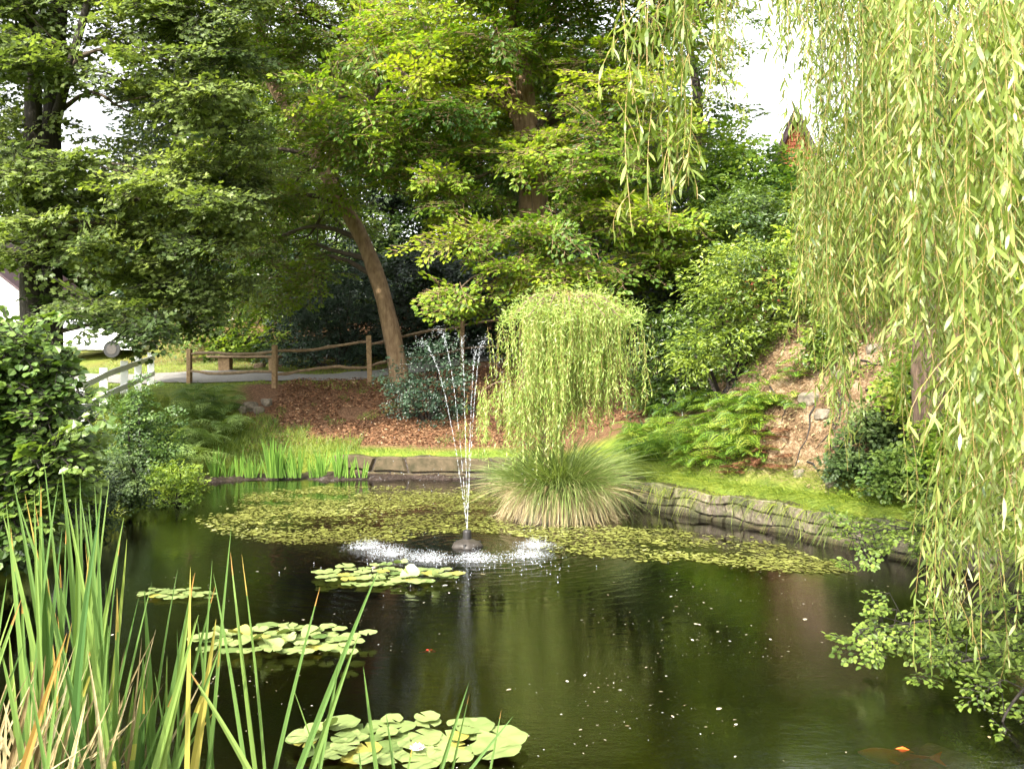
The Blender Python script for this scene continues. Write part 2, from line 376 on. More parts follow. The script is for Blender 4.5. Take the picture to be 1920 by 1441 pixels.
def sdist(x, y):
    """signed distance to the pond outline, positive outside; arrays"""
    x = np.atleast_1d(x).astype(float); y = np.atleast_1d(y).astype(float)
    A = SH; B = np.roll(SH, -1, 0)
    d2 = np.full(x.shape, 1e9); ins = np.zeros(x.shape, bool)
    for (ax, ay), (bx, by) in zip(A, B):
        ex, ey = bx-ax, by-ay; L = ex*ex+ey*ey
        t = np.clip(((x-ax)*ex+(y-ay)*ey)/L, 0, 1)
        d2 = np.minimum(d2, (x-ax-t*ex)**2+(y-ay-t*ey)**2)
        c = ((ay > y) != (by > y)); xi = ax+(y-ay)/(by-ay+1e-12)*ex
        ins ^= c & (x < xi)
    d = np.sqrt(d2); return np.where(ins, -d, d)
def sst(a, b, v):
    t = np.clip((v-a)/(b-a), 0, 1); return t*t*(3-2*t)
def vnoise(x, y, s, seed=0):
    """cheap smooth noise from sines"""
    r = np.random.default_rng(seed); o = 0
    for k in range(5):
        a = r.uniform(0, 6.28); f = s*(1.0+.55*k); p = r.uniform(0, 6.28)
        o = o+np.sin((x*math.cos(a)+y*math.sin(a))*f+p)/(1+.5*k)
    return o/2.6
def ground(x, y):
    x = np.atleast_1d(x).astype(float); y = np.atleast_1d(y).astype(float)
    d = sdist(x, y); dd = np.maximum(d, 0)
    zb = .46+.40*np.minimum(dd, 4)+.12*np.clip(dd-4, 0, 10)+.30*np.clip(dd-13, 0, 40)+.05*np.clip(x+6, 0, 12)*sst(2, 6, dd)
    zr = .48+1.35*np.clip(dd-.75, 0, 2.0)+.24*np.clip(dd-2.75, 0, 60)
    zl = .04+.66*np.minimum(dd, 2.6)+.06*np.clip(dd-2.6, 0, 12)+.2*np.clip(dd-22, 0, 20)
    zn = .10+.35*np.minimum(dd, 1.2)
    th = np.degrees(np.arctan2(y-11, x))
    wb = sst(33, 62, th)*(1-sst(118, 138, th)); wl = np.where(th > 90, sst(118, 138, th), 0)+np.where(th < -90, 1-sst(-118, -98, th)*1, 0)
    wl = np.clip(wl, 0, 1); wn = np.where((th < 0), sst(-60, -75, th)*1.0, 0); wn = np.where(th < -60, 1-np.clip(wl, 0, 1), 0)*sst(60, 75, -th)
    wr = np.clip(1-wb-wl-wn, 0, 1)
    z = wb*zb+wl*zl+wr*zr+wn*zn
    z = z+(vnoise(x, y, 1.1, 3)*.07+vnoise(x, y, 3.1, 5)*.03)*sst(.2, 2, dd)+wr*vnoise(x, y, 2.3, 9)*.16*sst(.9, 1.8, dd)*(1-sst(4, 7, dd))
    bed = -.08-.55*sst(0, 1.6, -d)
    return np.where(d > .14, z, np.where(d > .0, bed+(z-bed)*d/.14, bed))
def gz(x, y): return float(ground(x, y)[0])

def axis(lo, hi, a, b, fine, coarse_n):
    L = lo+(a-lo)*(1-np.linspace(1, 0, coarse_n, endpoint=False)**2.2)
    R = b+(hi-b)*np.linspace(0, 1, coarse_n+1)[1:]**2.2
    return np.concatenate([L, np.arange(a, b, fine), [b], R])
gx = axis(-600, 600, -14, 11, .13, 34); gy = axis(-200, 900, 1.5, 30, .13, 34)
X, Y = np.meshgrid(gx, gy); Zg = ground(X.ravel(), Y.ravel())
rr = np.hypot(X.ravel(), Y.ravel()-12)
Zg = np.where(rr > 60, np.minimum(Zg, 16+0*Zg), Zg)
nX = len(gx); nY = len(gy)
I = (np.arange(nY-1)[:, None]*nX+np.arange(nX-1)[None]).ravel()
gm = raw_mesh('ground', np.stack([X.ravel(), Y.ravel(), Zg], 1), np.stack([I, I+1, I+1+nX, I+nX], 1), smooth=True)
# masks: r = green, g = leaf litter, b = bare pale earth
xx, yy = X.ravel(), Y.ravel(); dS = sdist(xx, yy); th = np.degrees(np.arctan2(yy-11, xx))
def area(cx, cy, rx, ry, soft=.35):
    return 1-sst(1-soft, 1+soft, np.hypot((xx-cx)/rx, (yy-cy)/ry)+.18*vnoise(xx, yy, 2.0, 21))
litter = np.clip(sst(.28, .5, dS+.2*vnoise(xx, yy, 2.4, 23))*sst(-7.6, -6.8, xx+.4*vnoise(xx, yy, 1.6, 24))*(1-sst(23.2, 23.8, yy-.35*np.clip(xx+5, 0, 9)))*sst(17.2, 17.8, yy)*(1-sst(2.8, 3.6, xx))*(1-area(-5.6, 18.9, 1.9, .6))+area(0, 34, 16, 9)+area(12, 28, 12, 9), 0, 1)
earth = np.where(th < 62, 1, 0)*sst(.7, 1.1, dS)*(1-sst(5, 7, dS))*sst(-40, -20, th)
grassy = np.clip(1-litter-earth, 0, 1)
ca = gm.color_attributes.new('mask', 'FLOAT_COLOR', 'POINT')
ca.data.foreach_set('color', np.stack([grassy, litter, earth, np.ones_like(earth)], 1).astype(np.float32).ravel())
def groundmat():
    m, n, out = newmat('pond_bank_ground')
    p = n.nodes.new('ShaderNodeBsdfPrincipled'); p.inputs['Roughness'].default_value = .9; p.inputs['Specular IOR Level'].default_value = .2
    a = n.nodes.new('ShaderNodeAttribute'); a.attribute_name = 'mask'; s = n.nodes.new('ShaderNodeSeparateColor'); n.links.new(a.outputs['Color'], s.inputs[0])
    f1 = noise(n, 3, 6, .7); f2 = noise(n, 22, 5, .7)
    gc = ramp(n, f1, [(.3, (.06, .10, .015)), (.5, (.13, .18, .022)), (.7, (.20, .22, .03))])
    lc = ramp(n, f2, [(.3, (.04, .02, .011)), (.5, (.14, .072, .036)), (.72, (.26, .16, .09))])
    ec = ramp(n, math_(n, 'ADD', math_(n, 'MULTIPLY', f1, .55), math_(n, 'MULTIPLY', f2, .45)), [(.40, (.04, .024, .012)), (.5, (.15, .092, .048)), (.62, (.31, .235, .15))])
    m1 = n.nodes.new('ShaderNodeMix'); m1.data_type = 'RGBA'; n.links.new(s.outputs[1], m1.inputs[0]); n.links.new(gc, m1.inputs[6]); n.links.new(lc, m1.inputs[7])
    m2 = n.nodes.new('ShaderNodeMix'); m2.data_type = 'RGBA'; n.links.new(s.outputs[2], m2.inputs[0]); n.links.new(m1.outputs[2], m2.inputs[6]); n.links.new(ec, m2.inputs[7])
    sx = n.nodes.new('ShaderNodeSeparateXYZ'); g = n.nodes.new('ShaderNodeNewGeometry'); n.links.new(g.outputs['Position'], sx.inputs[0])
    bed = ramp(n, math_(n, 'ADD', sx.outputs[2], .5), [(.45, (0, 0, 0)), (.52, (1, 1, 1))])
    m3 = n.nodes.new('ShaderNodeMix'); m3.data_type = 'RGBA'; n.links.new(bed, m3.inputs[0])
    n.links.new(ramp(n, f1, [(.3, (.010, .007, .003)), (.7, (.045, .022, .008))]), m3.inputs[6]); n.links.new(m2.outputs[2], m3.inputs[7])
    n.links.new(m3.outputs[2], p.inputs['Base Color']); n.links.new(bump(n, math_(n, 'ADD', f1, f2), .9, .06), p.inputs['Normal'])
    n.links.new(p.outputs[0], out.inputs[0]); return m
go = link('ground', gm, groundmat()); tag(go, kind='structure')

# water sheet
wv = [(-9, .5, 0), (8, .5, 0), (8, 19.2, 0), (-9, 19.2, 0)]
wmsh = bpy.data.meshes.new('water'); wmsh.from_pydata(wv, [], [(0, 1, 2, 3)]); wo_ = link('water', wmsh, M['water']); tag(wo_, kind='structure')

# path
PC = catmull(np.array([(-24, 27.5), (-17, 26.2), (-12, 25.0), (-8.5, 24.3), (-6, 24.2), (-4.0, 25.2), (-1.5, 27.6), (1, 31), (3, 36)]), 8, False)
tg = unit(np.gradient(PC, axis=0)); nrm = np.stack([-tg[:, 1], tg[:, 0]], 1)
V = []; F = []
offs = np.linspace(-1.1, 1.1, 7)
for i in range(len(PC)):
    for o_ in offs:
        q = PC[i]+nrm[i]*o_; V.append((q[0], q[1], 0))
V = np.array(V); V[:, 2] = ground(V[:, 0], V[:, 1])+.03
for i in range(len(PC)-1):
    for k in range(6): F.append((i*7+k, i*7+k+1, (i+1)*7+k+1, (i+1)*7+k))
po = link('path', raw_mesh('path', V, np.array(F), smooth=True), M['asphalt']); tag(po, kind='structure')

# mud bank in front of the far wall
rng = np.random.default_rng(5)
mx_, my_ = np.meshgrid(np.arange(-6.9, .6, .07), np.arange(16.7, 18.9, .06))
dd = sdist(mx_.ravel(), my_.ravel()); front = 17.55+.12*np.sin(mx_.ravel()*2.1)+.10*np.sin(mx_.ravel()*5.3+1)+np.clip(mx_.ravel()+1.2, 0, 3)*.35-np.clip(-mx_.ravel()-5.2, 0, 3)*.3
mz = -.08+.14*sst(-.15, .35, my_.ravel()-front)+.025*vnoise(mx_.ravel(), my_.ravel(), 7, 2)+.012*rng.normal(size=mx_.size)
mz = np.where(dd > .1, -.3, mz)
nx_ = mx_.shape[1]; ny_ = mx_.shape[0]; I = (np.arange(ny_-1)[:, None]*nx_+np.arange(nx_-1)[None]).ravel()
tag(link('mud_bank', raw_mesh('mud_bank', np.stack([mx_.ravel(), my_.ravel(), mz], 1), np.stack([I, I+1, I+1+nx_, I+nx_], 1)), M['mud']), kind='structure')

# ------------------------------------------------------------------ stone walls
def stone_wall(name, P, top, courses, label, seed, smat, lr=(.14, .5)):
    """P outline with the water on its right hand side when walking it"""
    rng = np.random.default_rng(seed)
    C = catmull(np.array(P, float), 24, False); seg = np.linalg.norm(np.diff(C, axis=0), axis=1); S = np.concatenate([[0], np.cumsum(seg)]); T = S[-1]
    def pos(s, off):
        x = np.interp(s, S, C[:, 0]); y = np.interp(s, S, C[:, 1])
        x2 = np.interp(s+.05, S, C[:, 0]); y2 = np.interp(s+.05, S, C[:, 1]); x1 = np.interp(s-.05, S, C[:, 0]); y1 = np.interp(s-.05, S, C[:, 1])
        t = np.array([x2-x1, y2-y1]); t /= np.linalg.norm(t)+1e-9; nrm = np.array([t[1], -t[0]])*INW
        return np.array([x+nrm[0]*off, y+nrm[1]*off])
    INW = 1
    c0 = pos(T*.5, .5)
    if sdist(c0[0], c0[1])[0] > 0: INW = -1
    root = empty(name, (*C[len(C)//2], 0), label, 'stone wall')
    zf = lambda s: top(s/T)+.02*math.sin(s*3.1)+.015*math.sin(s*7.7)
    # mortar core
    m = MB(); n = int(T/.2); V = []; F = []
    for i in range(n+1):
        s = T*i/n
        for off, z in ((.105, -.5), (.105, zf(s)-.02), (-.32, zf(s)-.02), (-.32, -.5)):
            q = pos(s, off); V.append((q[0], q[1], z))
    for i in range(n):
        for k in range(3): F.append((4*i+k, 4*i+k+1, 4*i+5+k, 4*i+4+k))
    m.add(V, F); m.build('mortar', M['mud'], root)
    # stones
    V = []; F = []
    zmin = -.25
    def zb(c, s): 
        f = c/courses; return zmin+(zf(s)-zmin)*f+(.03*math.sin(s*2.3+c*1.7)+.02*math.sin(s*6.1+c) if 0 < c < courses else 0)
    for c in range(courses):
        s = 0; jt = 0; jb = 0
        while s < T-.05:
            Ls = rng.uniform(*lr); e = min(T, s+Ls); njt, njb = rng.uniform(-.09, .09, 2)
            if e >= T-.12: e = T; njt = njb = 0
            g = .009; n0 = len(V); dep = rng.uniform(.125, .185)
            gl_ = g+.006; a0, a1 = s+jb+gl_, e+njb-gl_; b0, b1 = s+jt+gl_, e+njt-gl_
            NU, NV = 5, 4
            for j in range(NV):
                v = [0, .10, .90, 1][j]
                for i in range(NU):
                    u = [0, .06, .5, .94, 1][i]
                    s0 = (a0+(a1-a0)*u)*(1-v)+(b0+(b1-b0)*u)*v
                    z = (zb(c, s0)+g)*(1-v)+(zb(c+1, s0)-g)*v
                    edge = 1 if (0 < i < NU-1 and 0 < j < NV-1) else 0
                    q = pos(min(max(s0, 0), T), (dep if edge else .108)+rng.uniform(-.006, .008)*edge)
                    V.append((q[0], q[1], z))
            for j in range(NV-1):
                for i in range(NU-1): F.append((n0+j*NU+i, n0+j*NU+i+1, n0+(j+1)*NU+i+1, n0+(j+1)*NU+i))
            s, jt, jb = e, njt, njb
    link('stone_facing', raw_mesh('stone_facing', np.array(V), np.array(F), smooth=False), smat, root)
    return root
stone_wall('stone_wall', [(4.6, 3.6), (5.25, 4.9), (5.45, 6.6), (5.15, 8.8), (4.8, 9.85), (4.2, 10.95), (3.4, 12.2), (2.75, 13.1), (2.2, 13.95)], lambda t: .34+.10*t, 4,
           'curved low retaining wall of irregular stones along the right edge of the pond', 2, M['stone'])
stone_wall('stone_wall', [(2.19, 13.98), (2.05, 15.0), (1.7, 16.2), (.9, 17.2), (-.3, 17.9), (-1.5, 18.2), (-2.8, 18.4), (-4.1, 18.6)], lambda t: .47, 2,
           'far mossy retaining wall below the brown leafy slope behind the fountain', 3, M['oldwall'], (.5, 1.3))

# ------------------------------------------------------------------ foliage generators
def make_spray(rng, L, ll, droop=.25, ang=50, fill=1.0):
    """flat branching spray along +X in the XY plane; returns positions, directions, normals of leaves, twig segments"""
    P = []; D = []; S = []
    nside = int(L/(ll*.75))
    S.append(((0, 0, 0), (L, 0, -droop*L)))
    for i in range(nside):
        t = (i+.5)/nside*L; sg = 1 if i % 2 else -1
        sl_ = (L*.55)*math.sin(math.pi*min(1, (t/L)*.8+.18))*rng.uniform(.7, 1.15)
        a = math.radians(ang+rng.normal(0, 10))*sg; dx, dy = math.cos(a), math.sin(a)
        nl = max(2, int(sl_/(ll*.62)*fill))
        S.append(((t, 0, -droop*t*t/L), (t+dx*sl_, dy*sl_, -droop*(t*t/L+sl_*.3))))
        for k in range(nl):
            q = (k+.6)/nl*sl_; px, py = t+dx*q, dy*q
            sg2 = 1 if k % 2 else -1; b = a+sg2*math.radians(rng.uniform(30, 65))
            if k == nl-1: b = a
            P.append((px, py, -droop*(px*px/L)+rng.normal(0, .12*ll))); D.append((math.cos(b), math.sin(b), -.15+rng.normal(0, .22)))
    for k in range(3):
        b = (k-1)*.6; P.append((L, 0, -droop*L)); D.append((math.cos(b), math.sin(b), -.25))
    P = np.array(P); D = np.array(D); N = np.tile([0, 0, 1.0], (len(P), 1))+rng.normal(0, .33, P.shape)
    return P, D, N, np.array(S)
def place_sprays(rng, tmpls, O, A, U, sc):
    """O origins, A axes, U up vectors, sc scales -> leaf arrays and twig segments"""
    A = unit(A); Z = unit(U-A*np.sum(U*A, 1, keepdims=True)); Yv = np.cross(Z, A)
    R = np.stack([A, Yv, Z], 1)  # rows
    k = rng.integers(0, len(tmpls), len(O)); C = []; D = []; N = []; S = []; K = []
    for i, (P, Dd, Nn, Sg) in enumerate(tmpls):
        w = np.where(k == i)[0]
        if len(w) == 0: continue
        r = R[w]; s = sc[w][:, None, None]
        C.append((np.einsum('pi,wij->wpj', P, r)*s+O[w][:, None]).reshape(-1, 3))
        D.append(np.einsum('pi,wij->wpj', Dd, r).reshape(-1, 3)); N.append(np.einsum('pi,wij->wpj', Nn, r).reshape(-1, 3))
        S.append((np.einsum('psi,wij->wpsj', Sg, r)*s[..., None]+O[w][:, None, None]).reshape(-1, 2, 3)); K.append(np.repeat(w, len(P)))
    return np.concatenate(C), np.concatenate(D), np.concatenate(N), np.concatenate(S), np.concatenate(K)
def inpoly(px, py, poly):
    ins = False; n = len(poly)
    for i in range(n):
        ax, ay = poly[i]; bx, by = poly[(i+1) % n]
        if (ay > py) != (by > py) and px < ax+(py-ay)/(by-ay)*(bx-ax): ins = not ins
    return ins
def clump_centres(rng, poly, D0, D1, n, holes=(), back=(), shape=None):
    P = np.array(poly); lo = P.min(0); hi = P.max(0); out = []
    tries = 0
    while len(out) < n and tries < n*60:
        tries += 1
        best = None
        for _ in range(4):
            px, py = rng.uniform(lo[0], hi[0]), rng.uniform(lo[1], hi[1])
            if not inpoly(px, py, poly) or any((px-h[0])**2+(py-h[1])**2 < h[2]**2 for h in holes): continue
            D = rng.uniform(D0, D1)
            if any(b[0]-60 < px < b[2]+60 and b[1]-45 < py < b[3]+45 for b in back): D = D1+rng.uniform(0, 1.2)
            dm = min([((px-a)**2+(py-b)**2)**.5+abs(D-c)*25 for a, b, c in out] or [1e9])
            if best is None or dm > best[0]: best = (dm, px, py, D)
        if best: out.append(best[1:])
    return out
def crown(rng, parent, cents, r, flat, nspray, L, ll, mat, tmpl, up=1.0, droop=.25, wl=.62, twigmat=None, name='crown', vbase=.45, vamp=.22, taper=.35, nt=6, ang=50, fill=1.0, twr=.006, face=.5):
    tm = [make_spray(rng, L, ll, droop, ang, fill) for _ in range(nt)]
    O = []; A = []; U = []; vb = []
    for (px, py, D) in cents:
        c = at(px, py, D); rc = r*rng.uniform(.7, 1.25); n = max(2, int(nspray*rng.uniform(.7, 1.3))); cv = rng.normal(0, vamp)
        u = unit(rng.normal(size=(n, 3))); u[:, 1] -= .25; u = unit(u); rad = rng.uniform(.15, 1, n)[:, None]**.6
        o = c+u*rad*np.array([rc, rc, rc*flat])
        ax = u*np.array([1, 1, .35])+rng.normal(0, .25, (n, 3)); ax[:, 2] -= .05
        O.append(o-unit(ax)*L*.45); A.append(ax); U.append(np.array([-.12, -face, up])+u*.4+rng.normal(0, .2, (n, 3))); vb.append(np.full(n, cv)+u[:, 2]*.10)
    O, A, U, vb = map(np.concatenate, (O, A, U, vb)); sc = rng.uniform(.7, 1.25, len(O))
    C, D, N, S, K = place_sprays(rng, tm, O, A, U, sc)
    n = len(C); ls = ll*rng.uniform(.7, 1.25, n)
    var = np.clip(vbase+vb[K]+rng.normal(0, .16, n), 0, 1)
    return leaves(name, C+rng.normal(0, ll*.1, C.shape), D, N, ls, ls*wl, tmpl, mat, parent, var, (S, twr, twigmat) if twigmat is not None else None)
def limbs(rng, parent, trunk_pts, cents, r0, mat, name='limb', frac=1.0):
    tp = [np.array(p) for p in trunk_pts]; cnt = 0
    for (px, py, D) in cents:
        if rng.uniform() > frac or cnt >= 45: continue
        c = at(px, py, D); lo = [p for p in tp if p[2] < c[2]+.3] or [tp[0]]
        s = min(lo, key=lambda p: np.linalg.norm((p-c)*np.array([1, 1, .8]))); d = c-s
        if np.linalg.norm(d) < .5: continue
        m1 = s+d*.35+np.array([0, 0, .12*np.linalg.norm(d)])+rng.normal(0, .12, 3); m2 = s+d*.7+np.array([0, 0, .08*np.linalg.norm(d)])+rng.normal(0, .15, 3)
        rr = r0*min(1, np.linalg.norm(d)/4+.3); m = MB(); cnt += 1
        m.tube(catmull(np.array([s, m1, m2, c]), 3, False), list(np.interp(np.linspace(0, 1, 10), [0, .33, .66, 1], [rr, rr*.6, rr*.35, rr*.1])), 5, False)
        for k in range(2):
            e = m2+rng.normal(0, .5, 3)+d*.15; m.tube([m1*.4+m2*.6, (m2+e)/2+rng.normal(0, .08, 3), e], [rr*.3, rr*.2, rr*.06], 4, False)
        m.build(name, mat, parent, True)
def trunk(parent, pts, rad, mat, rng, n=14, name='trunk', jit=.05, sub=5):
    P = catmull(np.array([list(map(float, p)) for p in pts]), sub, False); R = np.interp(np.linspace(0, 1, len(P)), np.linspace(0, 1, len(rad)), rad)
    m = MB(); m.tube(P, list(R), n, True)
    V = np.array(m.v)
    ph = rng.uniform(0, 6.28, 3)
    c = np.repeat(P, n, 0)[:len(V)]; dv = V-c
    f = 1+jit*np.sin(5*np.arctan2(dv[:, 1], dv[:, 0])+ph[0]+V[:, 2]*1.2)+jit*.8*np.sin(V[:, 2]*4+ph[1])+rng.normal(0, jit*.25, len(V))
    V = c+dv*f[:, None]; m.v = [tuple(v) for v in V]
    return m.build(name, mat, parent, True), P

def tree(name, label, seed, poly, D0, D1, n, r, flat, nspray, L, ll, mat, tmpl, trunks, tmat, limb_r=.08, holes=(), back=(), group=None, cat='tree', fr=.6, tw=True, **kw):
    rng = np.random.default_rng(seed)
    b = trunks[0][0][0]
    root = empty(name, b, label, cat, group)
    allp = []
    for pts, rad in trunks:
        o, P = trunk(root, pts, rad, tmat, rng); allp += list(P)
    ce = clump_centres(rng, poly, D0, D1, n, holes, back)
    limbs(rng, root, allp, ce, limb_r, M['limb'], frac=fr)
    crown(rng, root, ce, r, flat, nspray, L, ll, mat, tmpl, twigmat=(tmat if tw else None), **kw)
    return root

def gat(px, D): # ground point under picture column px at distance D
    x = (px-960)/FPX*D; return np.array([x, D, gz(x, D)-.1])

# ---- the big trees
tree('maple_tree', 'tall maple at the left, dark twin trunks and muted green lobed leaves', 11,
     [(-70, -260), (440, -260), (480, -60), (430, 120), (450, 330), (440, 480), (420, 560), (330, 615), (190, 622), (90, 600), (-60, 540), (-70, 300)], 16.4, 20, 165, .95, .42, 19, .70, .115, M['maple'], T_LOBE3,
     [([gat(95, 18.6), at(92, 400, 18.6), at(98, 200, 18.6), at(112, 0, 18.6), at(120, -250, 18.6)], [.30, .24, .2, .17, .12]),
      ([gat(60, 18), at(58, 400, 18), at(62, 150, 18), at(45, -60, 18)], [.26, .2, .17, .13]),
      ([at(98, 250, 18.6), at(130, 130, 17.3), at(160, 20, 17), at(190, -120, 17)], [.13, .09, .07, .05])],
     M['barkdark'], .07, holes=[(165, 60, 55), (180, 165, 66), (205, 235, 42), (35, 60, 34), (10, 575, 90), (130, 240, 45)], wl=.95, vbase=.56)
tree('leaning_tree', 'yellow-green broadleaf tree with a pale leaning trunk beside the rail fence', 12,
     [(400, -500), (780, -500), (780, 30), (700, 110), (600, 170), (640, 330), (680, 420), (560, 560), (440, 560), (400, 420), (430, 200)], 21.6, 27, 175, 1.1, .4, 18, .8, .115, M['lime'], T_OVAL,
     [([gat(752, 22.6), at(738, 640, 22.6), at(713, 540, 22.7), at(680, 450, 22.9), at(620, 340, 23.2), at(560, 230, 23.5), at(500, 130, 24), at(470, -100, 24.4)], [.31, .25, .23, .21, .20, .19, .16, .1]),
      ([at(620, 340, 23.2), at(640, 200, 23.6), at(660, 30, 24), at(680, -150, 24)], [.17, .14, .11, .07])],
     M['barklit'], .1, holes=[(530, 235, 32), (490, 415, 26)], back=[(500, 170, 560, 270), (655, 440, 760, 700)], vbase=.5)
tree('beech_tree', 'great beech at the centre with forked brown trunk and layered bright green boughs', 13,
     [(560, 190), (700, 60), (830, -20), (850, -500), (1400, -500), (1340, 20), (1240, 120), (1290, 260), (1230, 400), (1290, 480), (1240, 560), (1130, 560), (960, 520), (870, 585), (830, 570), (880, 500), (900, 460), (790, 440), (800, 395), (720, 320), (590, 240)],
     17.0, 21.5, 300, 1.05, .3, 18, .75, .125, M['beech'], T_OVAL,
     [([gat(1010, 20.8), at(1005, 520, 20.8), at(1000, 400, 20.8), at(998, 300, 20.8), at(990, 235, 20.8), at(985, 160, 20.8), at(968, 60, 20.8), at(950, -200, 21.0)], [.55, .42, .38, .34, .26, .22, .18, .1]),
      ([at(996, 300, 20.8), at(975, 230, 20.9), at(955, 170, 21.0), at(935, 60, 22), at(900, -150, 22)], [.24, .20, .16, .12, .07]),
      ([at(1000, 260, 20.8), at(1040, 205, 21.5), at(1070, 160, 21.3), at(1150, 150, 21), at(1220, 120, 20.6)], [.18, .15, .12, .10, .05]),
      ([at(998, 250, 20.8), at(900, 160, 21.0), at(840, 165, 19.5), at(700, 190, 18.5)], [.16, .12, .09, .04])],
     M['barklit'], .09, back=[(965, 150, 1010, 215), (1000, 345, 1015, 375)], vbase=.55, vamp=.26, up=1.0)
tree('slender_tree', 'thin airy tree standing against the white sky left of the cabin', 14,
     [(1240, -400), (1560, -400), (1530, 30), (1400, 50), (1360, 130), (1400, 200), (1440, 260), (1380, 340), (1230, 360)], 26, 30, 56, 1.0, .5, 12, .8, .13, M['lime'], T_OVAL,
     [([gat(1290, 28), at(1300, 350, 28), at(1310, 200, 28), at(1290, 50, 28), at(1300, -200, 28)], [.28, .2, .16, .12, .06])], M['barkdark'], .07, vbase=.35)

# ---- evergreens and woods behind the path
def bush(name, label, seed, poly, D0, D1, n, r, flat, nspray, L, ll, mat, tmpl, group=None, cat='shrub', stem=M['barkdark'], base=None, **kw):
    rng = np.random.default_rng(seed); P = np.array(poly); cx = P[:, 0].mean(); D = (D0+D1)/2
    b = gat(cx, D) if base is None else np.array(base)
    root = empty(name, b, label, cat, group)
    ce = clump_centres(rng, poly, D0, D1, n)
    for k in range(min(len(ce), 9)):
        m = MB(); c = at(*ce[k]); m.tube([b+rng.normal(0, .08, 3)*np.array([1, 1, 0]), (b+c)/2+rng.normal(0, .1, 3), c], [.045, .03, .01], 5, False); m.build('stem', stem, root, True)
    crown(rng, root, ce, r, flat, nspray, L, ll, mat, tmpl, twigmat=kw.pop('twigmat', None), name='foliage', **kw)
    return root
bush('holly_bush', 'dark glossy blue-green holly behind the rail fence left of the leaning trunk', 21,
     [(505, 690), (520, 560), (600, 470), (700, 480), (735, 600), (735, 680)], 26.5, 29, 46, .75, .8, 22, .45, .085, M['holly'], T_DIA)
bush('laurel_bush', 'mid green drooping laurel over the lawn behind the bench', 22,
     [(340, 650), (330, 560), (420, 500), (520, 520), (525, 640), (430, 670)], 28, 31, 30, .8, .6, 20, .6, .15, M['lime'], T_DIA, vbase=.35)
bush('holly_bush', 'small dark evergreen bush growing on the brown slope behind the fountain jets', 23,
     [(742, 770), (738, 700), (775, 650), (830, 640), (868, 690), (860, 770), (800, 785)], 19.6, 20.8, 26, .42, .8, 18, .3, .07, M['holly'], T_DIA)
wr_ = np.random.default_rng(77)
far = [(-250, 60, 36), (-60, 380, 40), (130, 400, 42), (330, 120, 38), (460, 60, 40), (600, 120, 36), (740, 60, 39), (870, 100, 37), (1000, 40, 40), (1130, 60, 38), (1230, 170, 35), (1330, 330, 38), (1800, 60, 34), (1950, 100, 36), (1680, 140, 40), (400, -60, 44), (530, 20, 45), (670, 20, 45), (800, -10, 44), (930, -40, 45), (1070, -30, 45), (1180, 30, 42), (270, 360, 44), (30, 420, 45), (-190, 330, 38)]
for i, (px, ty, D) in enumerate(far):
    b = gat(px, D); topz = CH+(HY-ty)/FPX*D; botpy = HY-(b[2]+.3-CH)/D*FPX
    tree('woodland_tree', 'shaded woodland tree in the dark wood behind the path', 100+i,
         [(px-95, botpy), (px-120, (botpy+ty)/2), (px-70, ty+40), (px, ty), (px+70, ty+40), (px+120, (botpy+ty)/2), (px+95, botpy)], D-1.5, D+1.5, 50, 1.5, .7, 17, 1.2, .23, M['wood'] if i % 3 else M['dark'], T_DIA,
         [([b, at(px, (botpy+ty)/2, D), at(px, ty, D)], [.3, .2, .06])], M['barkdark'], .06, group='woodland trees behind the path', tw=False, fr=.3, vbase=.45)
# low shaded thicket under the wood
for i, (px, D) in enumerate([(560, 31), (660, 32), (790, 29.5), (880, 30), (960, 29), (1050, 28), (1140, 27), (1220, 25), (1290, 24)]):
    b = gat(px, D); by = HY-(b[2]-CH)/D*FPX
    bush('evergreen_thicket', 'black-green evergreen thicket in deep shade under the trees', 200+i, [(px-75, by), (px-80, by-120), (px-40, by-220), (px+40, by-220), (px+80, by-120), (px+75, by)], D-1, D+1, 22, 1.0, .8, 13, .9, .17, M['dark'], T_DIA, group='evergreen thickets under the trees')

# ---- right bank shrubs
bush('rhododendron', 'large bright-topped rhododendron dome above the bare bank on the right', 31,
     [(1290, 690), (1295, 600), (1300, 530), (1360, 470), (1450, 455), (1520, 500), (1530, 560), (1500, 620), (1440, 660), (1380, 690)], 14.2, 16.2, 60, .55, .55, 20, .36, .10, M['rhodo'], T_OVAL, wl=.34, vbase=.55, base=(4.1, 15.5, gz(4.1, 15.5)))
bush('rhododendron', 'dark rhododendron behind the dwarf willow at the foot of the bank', 32,
     [(1190, 740), (1200, 620), (1250, 560), (1310, 600), (1320, 680), (1300, 750)], 17, 18.5, 30, .6, .7, 18, .4, .11, M['rhodo'], T_OVAL, wl=.34, vbase=.22, base=(3.5, 17.8, gz(3.5, 17.8)))
bush('bank_shrub', 'light green leafy shrub on the bank top below the cabin', 33,
     [(1290, 440), (1300, 300), (1370, 250), (1450, 290), (1540, 300), (1560, 400), (1500, 450)], 19, 22, 60, .8, .6, 18, .55, .11, M['beech'], T_OVAL, vbase=.35, base=(8, 20, gz(8, 20)-.2))
bush('bank_shrub', 'dark rounded shrub between the rhododendron dome and the light green one', 34,
     [(1330, 480), (1330, 400), (1400, 350), (1500, 380), (1520, 470), (1420, 500)], 16.5, 18.5, 36, .6, .6, 18, .45, .10, M['rhodo'], T_OVAL, wl=.5, vbase=.3, base=(6, 17.3, gz(6, 17.3)))
